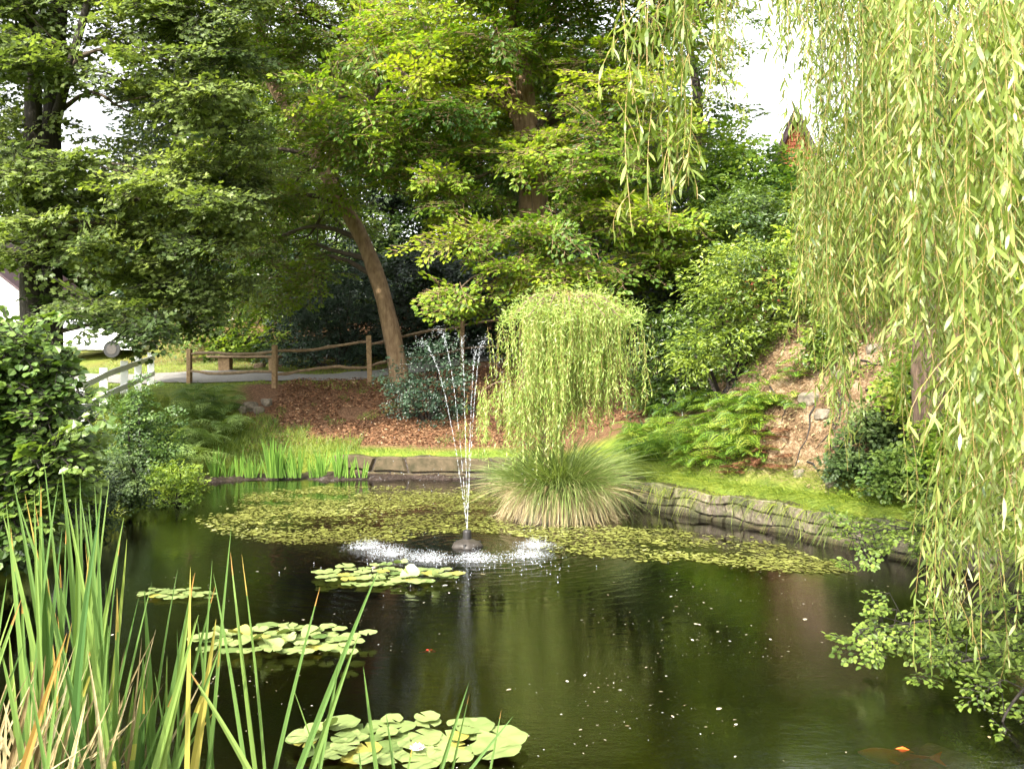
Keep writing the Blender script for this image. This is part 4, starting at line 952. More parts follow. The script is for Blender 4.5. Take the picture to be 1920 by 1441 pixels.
def fish(name, label, c, rz, L, mat):
    root = empty(name, c, label, 'fish', rz=rz); root['_w'] = 0
    V = []; F = []; ns, nr = 12, 10
    prof = [.02, .10, .16, .19, .20, .19, .17, .14, .11, .08, .055, .04, .03]
    for i in range(ns+1):
        t = i/ns; r = prof[i]*L*.5; yy_ = .05*L*math.sin(t*4)
        for k in range(nr): a = 2*math.pi*k/nr; V.append((L*(.5-t*.85), yy_+r*.75*math.cos(a), r*math.sin(a)))
    for i in range(ns):
        for k in range(nr): F.append((i*nr+k, i*nr+(k+1) % nr, (i+1)*nr+(k+1) % nr, (i+1)*nr+k))
    F.append(tuple(range(nr))); F.append(tuple(ns*nr+k for k in range(nr)))
    me = bpy.data.meshes.new('body'); me.from_pydata(V, [], F); me.materials.append(mat); me.polygons.foreach_set('use_smooth', np.ones(len(me.polygons), dtype=bool)); me.update()
    o = bpy.data.objects.new('body', me); COL.objects.link(o); o.parent = root
    y0 = .05*L*math.sin(4)
    for nm, P in (('tail_fin', [(-.33*L, y0, 0), (-.52*L, y0-.10*L, .05*L), (-.46*L, y0, 0), (-.52*L, y0+.08*L, -.05*L)]), ('dorsal_fin', [(.1*L, .03*L, .09*L), (-.02*L, .04*L, .14*L), (-.15*L, .03*L, .08*L), (-.02*L, .03*L, .05*L)]),
                  ('pectoral_fin', [(.2*L, .06*L, 0), (.1*L, .19*L, -.02*L), (.05*L, .16*L, -.02*L), (.12*L, .05*L, -.01*L)]), ('pectoral_fin', [(.2*L, -.04*L, 0), (.1*L, -.15*L, -.02*L), (.05*L, -.13*L, -.02*L), (.12*L, -.03*L, -.01*L)])):
        P2 = [(a, b+.004, c_-.003) for a, b, c_ in P]
        me = bpy.data.meshes.new(nm); me.from_pydata(P+P2, [], [(0, 1, 2, 3), (7, 6, 5, 4), (0, 4, 5, 1), (1, 5, 6, 2), (2, 6, 7, 3), (3, 7, 4, 0)]); me.materials.append(mat); me.update(); o = bpy.data.objects.new(nm, me); COL.objects.link(o); o.parent = root
fish('koi_carp', 'long orange koi just under the surface near the bottom right', onwater(1688, 1401)+np.array([0, 0, -.048]), math.radians(168), .46, M['koi'])
fish('goldfish', 'tiny red goldfish in the dark open water left of centre', onwater(802, 1218)+np.array([0, 0, -.012]), math.radians(5), .13, M['redfish'])

# ------------------------------------------------------------------ rocks
def rock(name, label, c, size, seed, mat, group=None, cat='rock'):
    rng = np.random.default_rng(seed); me = bpy.data.meshes.new('rock'); import bmesh
    bm = bmesh.new(); bmesh.ops.create_icosphere(bm, subdivisions=3, radius=1)
    off = Vector(rng.uniform(-50, 50, 3))
    for v in bm.verts:
        d = 1+.35*mnoise.noise(v.co*1.1+off)+.14*mnoise.noise(v.co*3+off); cc = v.co*d
        cc = Vector([max(-.82, min(.82, q)) for q in cc]); v.co = Vector((cc.x*size[0], cc.y*size[1], cc.z*size[2]))
    bm.to_mesh(me); bm.free(); me.materials.append(mat); o = bpy.data.objects.new(name, me); COL.objects.link(o); o.location = tuple(c); o.rotation_euler = (0, 0, rng.uniform(0, 3)); tag(o, label, cat, group); return o
for i, (px, py, D, s) in enumerate([(470, 765, 20.4, .22), (500, 752, 20.8, .17), (455, 780, 20.2, .16), (485, 775, 20.3, .15)]):
    q = at(px, py, D); rock('rock', 'pale lichened rock set in the slope below the fence post', (q[0], q[1], gz(q[0], q[1])+.06), (s, s*.8, s*.8), 300+i, M['rock'], 'pale rocks below the fence')
for i, (px, py, D, s) in enumerate([(1745, 640, 11.3, .28), (1520, 745, 13.0, .30), (1545, 780, 12.6, .24), (1600, 870, 11.3, .26), (1660, 880, 11.1, .22), (1500, 890, 12.3, .18), (1560, 905, 11.8, .16), (1735, 900, 10.4, .18), (1620, 800, 11.8, .25), (1640, 650, 12.4, .22), (1575, 700, 13, .22)]):
    q = at(px, py, D); D2 = D
    for _ in range(40):   # slide along the view ray to the ground surface
        q = at(px, py, D2); g = gz(q[0], q[1])
        if q[2] < g: break
        D2 += .08
    rock('rock', 'weathered pale rock bedded in the bare earth bank under the willow', (q[0], q[1], g-.06), (s*.7, s*.6, s*.5), 320+i, M['rock'], 'rocks in the bare bank')
for i, (x, y, s) in enumerate([(3.0, 5.6, .2), (3.15, 4.85, .26), (2.7, 4.7, .18)]):
    q = onwater([1775, 1745, 1690][i], [1385, 1425, 1420][i]); rock('submerged_stone', 'grey round stone under the water beside the orange koi', (q[0], q[1], -.14), (s*.75, s*.6, s*.45), 340+i, M['rock'], 'submerged stones by the koi', 'stone')

# ------------------------------------------------------------------ ferns
def fern(name, label, c, n, L, seed, mat, group, lean=(0, 0), dense=13, cat='fern', vb=.5, steep=1.0, stalk=.35):
    rng = np.random.default_rng(seed); root = empty(name, c, label, cat, group); C = []; X_ = []; N = []; LL = []; S = []; VV = []
    for k in range(n):
        a = 2*math.pi*k/n+rng.normal(0, .4); l = L*rng.uniform(.6, 1.15); out = np.array([math.cos(a)+lean[0], math.sin(a)+lean[1], 0]); out /= np.linalg.norm(out); fv = rng.normal(0, .2)
        t = np.linspace(0, 1, dense+1); st = steep*rng.uniform(.5, 1.2); side = np.cross([0, 0, 1.0], out); side = unit(side+np.array([0, 0, rng.normal(0, .35)])); h = L*stalk*rng.uniform(.3, 1.5)
        P = np.array(c)+out*(l*t*.9)[:, None]+np.array([0, 0, 1.0])*(h*np.minimum(1, t*4)+l*(st*t*.6-.62*st*t*t))[:, None]; S.append(np.stack([P[:-1], P[1:]], 1))
        tgv = unit(np.gradient(P, axis=0))
        for i in range(2, dense+1):
            w = .36*l*(1-t[i])**.8*min(1, t[i]*4)+.025
            for s_ in (1, -1):
                d = unit(side*s_+tgv[i]*.5-np.array([0, 0, .22])+rng.normal(0, .07, 3)); nn = np.cross(tgv[i], side)*np.array([1, 1, 1])
                if nn[2] < 0: nn = -nn
                m = max(2, int(w/.045)); q = (np.arange(m)+.6)/m
                S.append(np.array([[P[i], P[i]+d*w]]))
                for s2 in (1, -1):
                    C.append(P[i]+d*(q*w)[:, None]-np.array([0, 0, .12*w])*(q**2)[:, None]); cr = unit(np.cross(nn, d)); X_.append(np.tile(cr*s2+d*.55, (m, 1))); N.append(np.tile(nn, (m, 1))+rng.normal(0, .2, (m, 3))); LL.append((.22*w+.024)*(1-.65*q)); VV.append(np.full(m, vb+fv)+rng.normal(0, .07, m))
    C, X_, N, LL, VV = map(np.concatenate, (C, X_, N, LL, VV))
    leaves('fronds', C, X_, N, LL, LL*.55, T_DIA, mat, root, np.clip(VV, 0, 1), (np.concatenate(S), .0025, mat))
rng = np.random.default_rng(90); k = 0
def onslope(px, py, D):
    for _ in range(160):
        q = at(px, py, D)
        if q[2] <= gz(q[0], q[1]): return q
        D += .07
    return None
def onslope_near(px, py, D=7.0): return onslope(px, py, D)
for i in range(84):
    px = rng.uniform(1180, 1430); py = rng.uniform(760, 885)
    if py < 760+(1290-px)*.5 and px < 1290: continue
    q = onslope(px, py, 13.2)
    if q is None: continue
    fern('bracken_fern', 'bright yellow-green bracken on the low bank right of the island', q, rng.integers(5, 8), rng.uniform(.5, .72), 400+i, M['fern'], 'bracken on the low right bank', lean=(-.15, -.3), vb=.62+.2*(px-1180)/240)
for i in range(10):
    px = rng.uniform(1400, 1500); py = rng.uniform(705, 775); q = onslope(px, py, 12.5)
    if q is not None: fern('bracken_fern', 'small light bracken on the brown bank below the rhododendron dome', q, 5, .5, 470+i, M['fern'], 'bracken below the rhododendron dome', lean=(-.3, -.6), vb=.65)
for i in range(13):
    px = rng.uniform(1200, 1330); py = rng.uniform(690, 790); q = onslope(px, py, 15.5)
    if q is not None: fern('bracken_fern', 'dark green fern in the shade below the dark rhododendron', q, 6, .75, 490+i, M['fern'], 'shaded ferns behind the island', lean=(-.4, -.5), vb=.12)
for i in range(22):
    px = rng.uniform(1300, 1480); py = rng.uniform(800, 890); q = onslope(px, py, 12.5)
    if q is not None: fern('dry_bracken', 'rust-brown dead bracken lying on the bank among the green ferns', q, 4, .36, 510+i, M['deadfern'], 'dead bracken on the bank', lean=(-.3, -.6), steep=.3, vb=.45, stalk=.1)
for i, (px, py, D) in enumerate([(300, 880, 15), (340, 850, 16), (390, 850, 16.5), (320, 800, 16.5), (370, 800, 17), (280, 830, 15.5), (420, 830, 17), (250, 880, 14.5), (350, 880, 15.6), (300, 900, 14.5)]):
    q = onslope(px, py, D-2.0)
    if q is None: q = at(px, py, D)
    fern('male_fern', 'pale feathery fern crowding the left bank of the pond', q, 10, 1.0, 540+i, M['fern2'], 'pale ferns on the left bank', lean=(.15, -.2), vb=.88)
for i, (px, py) in enumerate([(360, 765), (400, 760), (430, 775), (380, 790), (415, 795)]):
    q = onslope(px, py, 18)
    if q is not None: fern('male_fern', 'darker green fern clump just below the rail fence end', q, 10, .8, 560+i, M['fern2'], 'dark ferns below the fence end', lean=(.2, -.3), vb=.4)

# ------------------------------------------------------------------ left bank plants
bush('round_leaf_hedge', 'round-leaved green shrub filling the near left edge of the picture', 601,
     [(-150, 960), (-150, 640), (-40, 620), (10, 615), (60, 625), (85, 650), (105, 740), (130, 850), (100, 930), (60, 1000), (-50, 1050)], 7.4, 9.0, 80, .34, .8, 18, .32, .082, M['hazel'], T_OVAL, wl=.85, vbase=.58, twigmat=M['barkdark'], base=(-5.9, 8.2, gz(-5.9, 8.2)))
bush('leafy_sapling', 'mid green upright sapling between the white posts and the pale ferns', 602,
     [(215, 900), (205, 820), (225, 750), (265, 725), (310, 745), (325, 820), (310, 920)], 14.2, 15.4, 34, .34, .9, 15, .26, .065, M['hazel'], T_OVAL, wl=.6, vbase=.3)
bush('ivy_mound', 'dark blue-green ivy mound above the left waterline', 603,
     [(190, 940), (190, 880), (220, 850), (265, 860), (275, 910), (250, 950)], 12.4, 13.2, 26, .22, .9, 16, .14, .042, M['ivy'], T_OVAL, wl=.9, vbase=.5)
bush('bank_weeds', 'tangle of fine green weeds at the left waterline beside the ivy', 604,
     [(270, 960), (280, 890), (330, 870), (370, 900), (360, 940)], 13.6, 14.6, 26, .25, .8, 14, .2, .05, M['lime'], T_OVAL, wl=.5, vbase=.6)
bush('bank_weeds', 'dark weeds hanging to the water between hedge and ivy mound', 605,
     [(90, 980), (100, 880), (170, 860), (215, 930), (200, 1000)], 10, 11.4, 34, .28, .8, 14, .22, .055, M['ivy'], T_OVAL, wl=.6, vbase=.35)
# ivy and small leafy clumps on the bare right bank
for i, (px, py, w, mt, lab, vb) in enumerate([(1640, 800, 38, 'ivy', 'dark ivy patch on the bare bank under the willow', .6), (1600, 870, 22, 'ivy', 'ivy tuft hanging beside a rock above the ledge', .4),
                                          (1760, 720, 90, 'fern', 'sunlit yellow-green leafy clump right of the bare earth', .7), (1820, 850, 90, 'fern', 'bright leafy clump low on the right bank', .6), (1700, 890, 60, 'hazel', 'sprawling leafy clump above the stone wall', .8), (1560, 640, 45, 'rhodo', 'low green clump on the brow of the bare bank', .6), (1880, 700, 80, 'hazel', 'leafy clump at the right edge behind the willow', .7), (1870, 560, 90, 'beech', 'tall leafy clump on the bank top at the right edge', .7)]):
    q = onslope(px, py, 8.5)
    if q is None: continue
    D = q[1]
    bush('bank_clump', lab, 620+i, [(px-w, py+w*.6), (px-w, py-w*.5), (px, py-w*.9), (px+w, py-w*.5), (px+w, py+w*.6)], D-.55, D+.1, int(8+w*.3), .28, .7, 14, .2, .06, M[mt], T_OVAL, wl=.8, vbase=vb, base=q)

# ------------------------------------------------------------------ grasses
def scatter(rng, n, test, xr, yr):
    x = rng.uniform(*xr, n); y = rng.uniform(*yr, n); k = test(x, y); return x[k], y[k]
def grass(name, label, seed, n, test, xr, yr, L, w, mat, lean, droop=.5, vb=.5, dz=0.0):
    rng = np.random.default_rng(seed); x, y = scatter(rng, n, test, xr, yr); n = len(x); z = ground(x, y)+dz; z = np.where(sdist(x, y) < .16, np.maximum(z, .40), z) if name in ('ledge_grass', 'moss_grass') else z
    B = np.stack([x, y, z-.01], 1); ln = lean(x, y); Dr = np.array([0, 0, 1.0])+ln+rng.normal(0, .3, (n, 3)); LL = rng.uniform(*L, n)*(1+.3*vnoise(x, y, 3, seed))
    dr = np.where(sdist(x, y) < .12, 1.75, droop) if name == 'ledge_grass' else np.full(n, droop); bd = ln*.6+rng.normal(0, .25, (n, 3))-np.array([0, 0, 1.0])*dr[:, None]; o = blades(name, B, Dr, LL, w*rng.uniform(.7, 1.3, n), bd, mat, None, np.clip(vb+.28*vnoise(x, y, 1.7, seed+1)+rng.normal(0, .2, n), 0, 1), seg=3)
    tag(o, label, 'grass', kind='stuff'); return o
def to_water(x, y):
    e = .05; d0 = sdist(x, y); gx_ = (sdist(x+e, y)-d0)/e; gy_ = (sdist(x, y+e)-d0)/e; return -np.stack([gx_, gy_, 0*gx_], 1)
grass('ledge_grass', 'soft bright green grass spilling over the right stone wall', 701, 60000, lambda x, y: (lambda d: (d > -.13) & ((d < .2) | (d < 1.0) & (np.modf(x*997)[0] > .25)))(sdist(x, y)) & (np.degrees(np.arctan2(y-11, x)) < 58), (1.5, 7.6), (5.5, 17.5), (.12, .42), .008, M['grass'], lambda x, y: to_water(x, y)*.7, .95, .58)
grass('moss_grass', 'mossy short grass along the top of the far wall', 702, 30000, lambda x, y: (lambda d: (d > .03) & (d < .32+.12*vnoise(x, y, 3, 44)))(sdist(x, y)) & (np.degrees(np.arctan2(y-11, x)) > 50), (-5.2, 2.6), (15, 19.6), (.03, .09), .006, M['grass'], lambda x, y: to_water(x, y)*.4, .3, .5)
grass('bank_grass', 'lush green grass on the far left bank behind the iris clumps', 703, 30000, lambda x, y: (lambda d: (d > .05) & (d < 2.6))(sdist(x, y))&((d_ := sdist(x, y)) < np.where(x > -5.0, .7, 1.5)+.3*vnoise(x, y, 2, 4)), (-9.5, -3.6), (17, 21.5), (.10, .28), .008, M['grass'], lambda x, y: 0*to_water(x, y), .35, .45)
grass('meadow_grass', 'sunlit yellow-green grass on the left bank below the white posts', 704, 46000, lambda x, y: (lambda d: (d > .1) & (d < 4.5))(sdist(x, y)), (-11.5, -5.8), (10, 20), (.12, .32), .009, M['grass'], lambda x, y: 0*to_water(x, y), .4, .6)
grass('slope_grass', 'sparse grass tufts on the leafy brown slope', 705, 30000, lambda x, y: (vnoise(x, y, 1.9, 8)*1.0+.5*vnoise(x, y, 5, 9) > .55) & (sdist(x, y) > .2), (-6.4, 2.5), (18.5, 23), (.05, .13), .007, M['grass'], lambda x, y: 0*to_water(x, y), .3, .4)
grass('lawn_grass', 'short olive lawn beyond the path behind the bench', 706, 36000, lambda x, y: (np.min([np.hypot(x-a, y-b) for a, b in PC[::3]], axis=0) > 1.25), (-15, -3), (22.2, 33), (.04, .09), .012, M['grass'], lambda x, y: 0*to_water(x, y), .2, .55)
# fallen leaves
rng = np.random.default_rng(711); x, y = scatter(rng, 26000, lambda x, y: (sdist(x, y) > .5) & (vnoise(x, y, 1.4, 15) > -.75), (-6.3, 3.4), (18.3, 24.2)); n = len(x)
C = np.stack([x, y, ground(x, y)+.015], 1); a = rng.uniform(0, 6.28, n)
tag(leaves('leaf_litter', C, np.stack([np.cos(a), np.sin(a), rng.normal(0, .3, n)], 1), np.tile([0, -.2, 1.0], (n, 1))+rng.normal(0, .4, (n, 3)), rng.uniform(.035, .10, n), .045, T_OVAL, M['litter'], None, np.clip(rng.beta(2, 2.2, n), 0, 1)), 'brown fallen beech leaves covering the far slope', 'leaf litter', kind='stuff')
# small stones, roots and dry stalks on the bare bank
rng = np.random.default_rng(712); x, y = scatter(rng, 16000, lambda x, y: (lambda d: (d > .75) & (d < 4))(sdist(x, y)) & (np.degrees(np.arctan2(y-11, x)) < 52), (2.6, 9), (7, 17)); n = len(x)
C = np.stack([x, y, ground(x, y)+.01], 1); a = rng.uniform(0, 6.28, n)
tag(leaves('bank_debris', C, np.stack([np.cos(a), np.sin(a), -.4+rng.normal(0, .3, n)], 1), np.tile([-.4, -.3, 1.0], (n, 1))+rng.normal(0, .45, (n, 3)), rng.uniform(.03, .10, n), .03, T_OVAL, M['straw'], None, np.clip(rng.beta(2, 2.5, n), 0, 1)), 'dry stalks and crumbs of earth on the bare right bank', 'debris', kind='stuff')
grass('bank_dry_grass', 'dry tufts of straw coloured grass on the bare right bank', 713, 9000, lambda x, y: (lambda d: (d > .8) & (d < 3.6))(sdist(x, y)) & (vnoise(x, y, 2.5, 55) > .15) & (np.degrees(np.arctan2(y-11, x)) < 50), (2.6, 9), (7, 17), (.08, .2), .006, M['straw'], lambda x, y: to_water(x, y)*.5, .5, .5)

rng = np.random.default_rng(715); x, y = scatter(rng, 60000, lambda x, y: (lambda d: (d > .5) & (d < 5))(sdist(x, y)) & (vnoise(x, y, 2.2, 61)+.5*vnoise(x, y, 6, 62)+.35*(x-4.6)-.25*np.abs(sdist(x, y)-.9) > .25) & (np.degrees(np.arctan2(y-11, x)) < 50), (2.6, 9), (6.5, 17)); n = len(x)
C = np.stack([x, y, ground(x, y)+rng.uniform(.02, .14, n)], 1); a = rng.uniform(0, 6.28, n)
tag(leaves('creeping_ground_cover', C, np.stack([np.cos(a), np.sin(a), rng.normal(0, .3, n)], 1), np.tile([-.5, -.5, .8], (n, 1))+rng.normal(0, .4, (n, 3)), rng.uniform(.025, .06, n), .032, T_OVAL, M['lime'], None, np.clip(.6+.3*vnoise(x, y, 1.2, 63)+rng.normal(0, .2, n), 0, 1)), 'patches of small bright leaves creeping over the right bank', 'ground cover', kind='stuff')

rng = np.random.default_rng(716)
for k in range(16):
    px, py = rng.uniform(1430, 1700), rng.uniform(650, 880); q = onslope(px, py, 9.5)
    if q is None: continue
    a = rng.uniform(-2.6, -.6); P = []; x, y = q[0], q[1]
    for i in range(7): P.append((x, y, gz(x, y)+.012+.02*math.sin(i*1.7))); a += rng.normal(0, .5); x += .13*math.cos(a); y += .13*math.sin(a)
    m = MB(); m.tube(P, list(np.linspace(.018, .005, 7)), 5); tag(m.build('root', M['barkdark'], None, True), 'thin dark root running down the bare earth of the right bank', 'root', 'roots in the bare bank')

def clump_plant(name, label, cat, c, n, L, w, seed, mat, spread, tilt, group=None, vb=.5, part='blades', seg=6, droop=.1):
    rng = np.random.default_rng(seed); root = empty(name, c, label, cat, group); a = rng.uniform(0, 6.28, n); o = np.stack([np.cos(a), np.sin(a), 0*a], 1)
    B = np.array(c)+o*rng.uniform(0, spread, n)[:, None]; tl = rng.uniform(0, tilt, n)[:, None]
    blades(part, B, np.array([0, 0, 1.0])+o*tl, L*rng.uniform(.6, 1.1, n), w*rng.uniform(.8, 1.2, n), o*tl*rng.uniform(-.2, .6, n)[:, None]-np.array([0, 0, 1.0])*tl*droop, mat, root, np.clip(vb+rng.normal(0, .18, n), 0, 1), seg=seg, vfold=True); return root
for i, (px, py, h, n) in enumerate([(405, 893, .62, 14), (447, 892, .60, 9), (480, 890, .50, 8), (510, 893, .80, 20), (522, 885, .75, 16), (560, 889, .62, 10), (605, 886, .58, 10), (636, 884, .66, 18), (677, 885, .42, 6), (425, 886, .4, 6), (545, 884, .5, 8), (335, 915, .45, 8), (590, 880, .45, 8), (468, 884, .45, 8), (655, 880, .5, 8)]):
    q = onwater(px, py-2, .05); q = np.array([(px-960)/FPX*17.7, 17.7, 0]) if py < 900 else q; q[2] = max(.04, gz(q[0], q[1]))
    clump_plant('iris_clump', 'fresh green sword-leaved iris clump on the far mud bank', 'iris', q, int(n*1.6), h*1.1, .030, 720+i, M['iris'], .13, .30, 'iris clumps on the far mud bank', vb=.45+.1*math.sin(i))

# ------------------------------------------------------------------ foreground reeds
def reed_group(label, seed, centre, specs, mat=M['reed'], w=.025, extra=None):
    """specs: (base px, tip px, tip py, distance, width scale, bow)"""
    rng = np.random.default_rng(seed); root = empty('cattail_clump', centre, label, 'cattail'); B = []; Dr = []; L = []; Wd = []; bd = []; V = []
    for (bx, tx, ty, D, ws, bow) in specs:
        tip = at(tx, ty, D); base = at(bx, 1441, D); d = (tip-base); k = (tip[2]+.05)/max(.05, d[2]); base = tip-d*k; d = tip-base
        l = np.linalg.norm(d); side = np.cross(unit(d), [0, 1, 0]); b = side*bow+np.array([0, rng.normal(0, .06), 0])
        B.append(base); Dr.append(unit(d)-b); L.append(l); Wd.append(w*ws); bd.append(b); V.append(np.clip(rng.normal(.5, .2), 0, 1))
    B, Dr, L, Wd, bd, V = map(np.array, (B, Dr, L, Wd, bd, V)); n = len(B)
    # keep the length of the straight part
    t = np.linspace(0, 1, 12); side = unit(np.cross(unit(Dr+bd), [0, 1, 0])+rng.normal(0, .5, (n, 3))*np.array([0, 1, 0]))
    P0 = unit(Dr); L0 = L*np.linalg.norm(Dr, axis=1)
    blades('blades', B, P0, L0, Wd, bd*(L/L0)[:, None], mat, root, V, seg=14, side=side, vfold=True, tips=.2 if mat is M['reed'] else None); return root
def R_(bx, tx, ty, D, ws=1, bow=0.0): return (bx, tx, ty, D, ws, bow)
reed_group('slim cattail blades standing before the curled lily patch', 801, at(450, 1700, 3.5), [
    R_(395, 434, 985, 3.6, .8, -.03), R_(480, 432, 1035, 3.6, 1.1, .03), R_(492, 453, 1038, 3.7, 1.0, .03), R_(455, 400, 1075, 3.5, 1.1, .06), R_(350, 357, 1062, 3.4, 1.1, 0), R_(372, 398, 1050, 3.6, .7, 0), R_(362, 405, 1160, 3.5, 1.5, .02), R_(385, 412, 1200, 3.6, .9, 0),
    R_(520, 600, 1100, 3.6, .9, -.05), R_(395, 370, 1160, 3.6, .8, 0), R_(330, 332, 1180, 3.6, .7, 0), R_(450, 350, 1250, 3.2, 1.2, .10), R_(280, 270, 1245, 3.6, .7, 0), R_(320, 290, 1260, 3.5, .6, 0), R_(600, 548, 1285, 3.8, .5, .05)])
reed_group('tall leaning cattail blades left of the nearest lily patch', 802, at(600, 1700, 3.4), [
    R_(565, 712, 1062, 3.5, 1.2, -.03), R_(590, 672, 1190, 3.4, 1.2, -.03), R_(600, 640, 1220, 3.5, .8, -.02)])
reed_group('short cattail blades rising through the nearest lily patch', 803, at(800, 1700, 3.4), [
    R_(705, 681, 1248, 3.7, .9, 0), R_(738, 724, 1335, 3.7, .7, 0), R_(830, 879, 1280, 3.7, .9, -.03), R_(850, 880, 1300, 3.8, .6, -.02), R_(885, 962, 1342, 3.7, .8, -.04), R_(920, 940, 1330, 3.8, .6, 0), R_(765, 775, 1390, 3.7, .7, 0), R_(677, 672, 1400, 3.7, .7, 0)])
rg = np.random.default_rng(804)
def many(n, bx, tx, ty, D): return [R_(b := rg.uniform(*bx), b+rg.uniform(*tx), rg.uniform(*ty), rg.uniform(*D), rg.uniform(.7, 1.4), rg.normal(0, .05)) for _ in range(n)]
reed_group('tallest dense cattail clump at the left edge', 805, at(110, 1700, 3.4), [R_(150, 115, 870, 3.4, 1.3, .03), R_(125, 80, 845, 3.4, .7, .02), R_(160, 150, 895, 3.5, .9, 0), R_(150, 232, 970, 3.4, 1.2, -.05), R_(185, 238, 1010, 3.6, 1.0, -.02), R_(90, 5, 960, 3.3, 1.3, .08), R_(100, 25, 900, 3.4, 1.1, .06), R_(140, 30, 930, 3.3, 1.2, .08), R_(130, 64, 935, 3.5, .8, .03), R_(165, 205, 900, 3.5, .9, -.03)]
           + many(44, (40, 210), (-70, 60), (890, 1180), (3.1, 3.9)))
reed_group('mixed cattail blades in front of the dark water beside the left clump', 806, at(230, 1700, 3.4), many(22, (190, 330), (-20, 90), (1060, 1330), (3.3, 3.9)) + [R_(215, 285, 1090, 3.4, .8, -.03), R_(190, 260, 1120, 3.4, .9, -.06)])
reed_group('bent pale and arching cattail blades low in the bottom left corner', 807, at(20, 1750, 3.2), many(26, (-60, 120), (-50, 120), (1080, 1350), (2.9, 3.5)))
reed_group('dead straw-coloured reed stalks at the foot of the left clump', 808, at(100, 1750, 3.3), many(80, (-40, 200), (-60, 110), (1210, 1400), (3.0, 3.6)) + [R_(200, 292, 1185, 3.5, .7, -.12), R_(250, 292, 1180, 3.5, .6, -.10)], mat=M['straw'], w=.020)
reed_group('thin dry reed stalks between the left and centre clumps', 809, at(280, 1750, 3.3), many(12, (180, 330), (-40, 120), (1180, 1390), (3.3, 3.8)), mat=M['straw'], w=.010)

# ------------------------------------------------------------------ fences, bench, car, buildings
def rail_fence():
    rng = np.random.default_rng(900)
    posts = [(355, 23.4, 657), (515, 22, 650), (693, 23, 632), (867, 25.4, 600), (1060, 28.2, 575)]
    root = empty('rail_fence', gat(515, 22), 'weathered split rail fence of wooden posts along the path above the slope', 'fence')
    tops = []
    for i, (px, D, ty) in enumerate(posts):
        b = gat(px, D); t = at(px, ty, D); h = t[2]-b[2]
        m = MB(); m.box(((b[0]+t[0])/2, D, b[2]+h/2-.1), (.135, .12, h+.3), (0, rng.normal(0, .015), rng.uniform(-.2, .2)), .97, .006, rng); m.build('post', M['fencewood'], root, bevel=.012); tops.append((t, h))
    for i in range(len(tops)-1):
        (a, ha), (b, hb) = tops[i], tops[i+1]
        for fr in (.12, .62):
            p = a-np.array([0, 0, ha*fr*.95]); q = b-np.array([0, 0, hb*fr*.95]); n = 9; P = []
            for k in range(n+1): t = k/n; P.append(p*(1-t)+q*t+np.array([0, 0, .04*math.sin(math.pi*t*2+i*2+fr*4)])+rng.normal(0, .008, 3))
            m = MB(); m.tube(P, [.03]+[.045+rng.uniform(-.006, .008) for _ in range(n-1)]+[.03], 6); m.build('rail', M['railwood'], root)
rail_fence()
def white_fence():
    pts = [(108, 15.0), (150, 16.3), (194, 18), (233, 19.6), (259, 21.4), (283, 23.4)]
    root = empty('white_fence', gat(233, 19.6), 'white painted post and rail fence at the left by the parked car', 'fence'); T = []
    for px, D in pts:
        b = gat(px, D); h = .95; m = MB(); m.box((b[0], b[1], b[2]+h/2), (.17, .13, h+.15), (0, 0, .5), 1); p = m.build('post', M['white'], root, bevel=.008); T.append(b+np.array([0, 0, h]))
        for zz in (.42, .78):
            mm = MB(); mm.tube([(b[0]-.002, b[1]-.085, b[2]+zz), (b[0]+.004, b[1]-.115, b[2]+zz)], .022, 8); mm.build('bolt', M['black'], p)
    for i in range(len(T)-1):
        for dz in (.06, .52):
            a, b = T[i]-np.array([0, -.02, dz]), T[i+1]-np.array([0, -.02, dz]); d = b-a; m = MB(); m.box((a+b)/2+np.array([.06, .06, 0]), (np.linalg.norm(d), .04, .13), (0, -math.asin(d[2]/np.linalg.norm(d)), math.atan2(d[1], d[0]))); m.build('rail', M['white'], root)
white_fence()
def bench():
    b = gat(458, 25.6); z = b[2]+.1; x0, x1 = (397-960)/FPX*25.6, (520-960)/FPX*25.6
    root = empty('wooden_bench', b, 'low rustic bench of a thick plank on block legs behind the rail fence', 'bench'); m = MB(); rng = np.random.default_rng(3)
    m.box(((x0+x1)/2, 25.6, z+.44), (x1-x0+.2, .42, .08), (0, .0, .03), 1, .008, rng); m.build('seat', M['railwood'], root, bevel=.01)
    for x in (x0+.45, x1-.12): m = MB(); m.box((x, 25.6, z+.17), (.36 if x < (x0+x1)/2 else .22, .32, .46), None, 1, .01, rng); m.build('leg', M['fencewood'], root, bevel=.012)
bench()
q = gat(487, 26.3); rock('rock', 'low brown stone lying on the lawn beside the bench', (q[0], q[1], q[2]+.14), (.26, .2, .16), 351, M['railwood'])
q = gat(520, 26.8); rock('rock', 'small dark stone on the lawn just behind the fence post', (q[0], q[1], q[2]+.12), (.2, .16, .12), 352, M['railwood'])

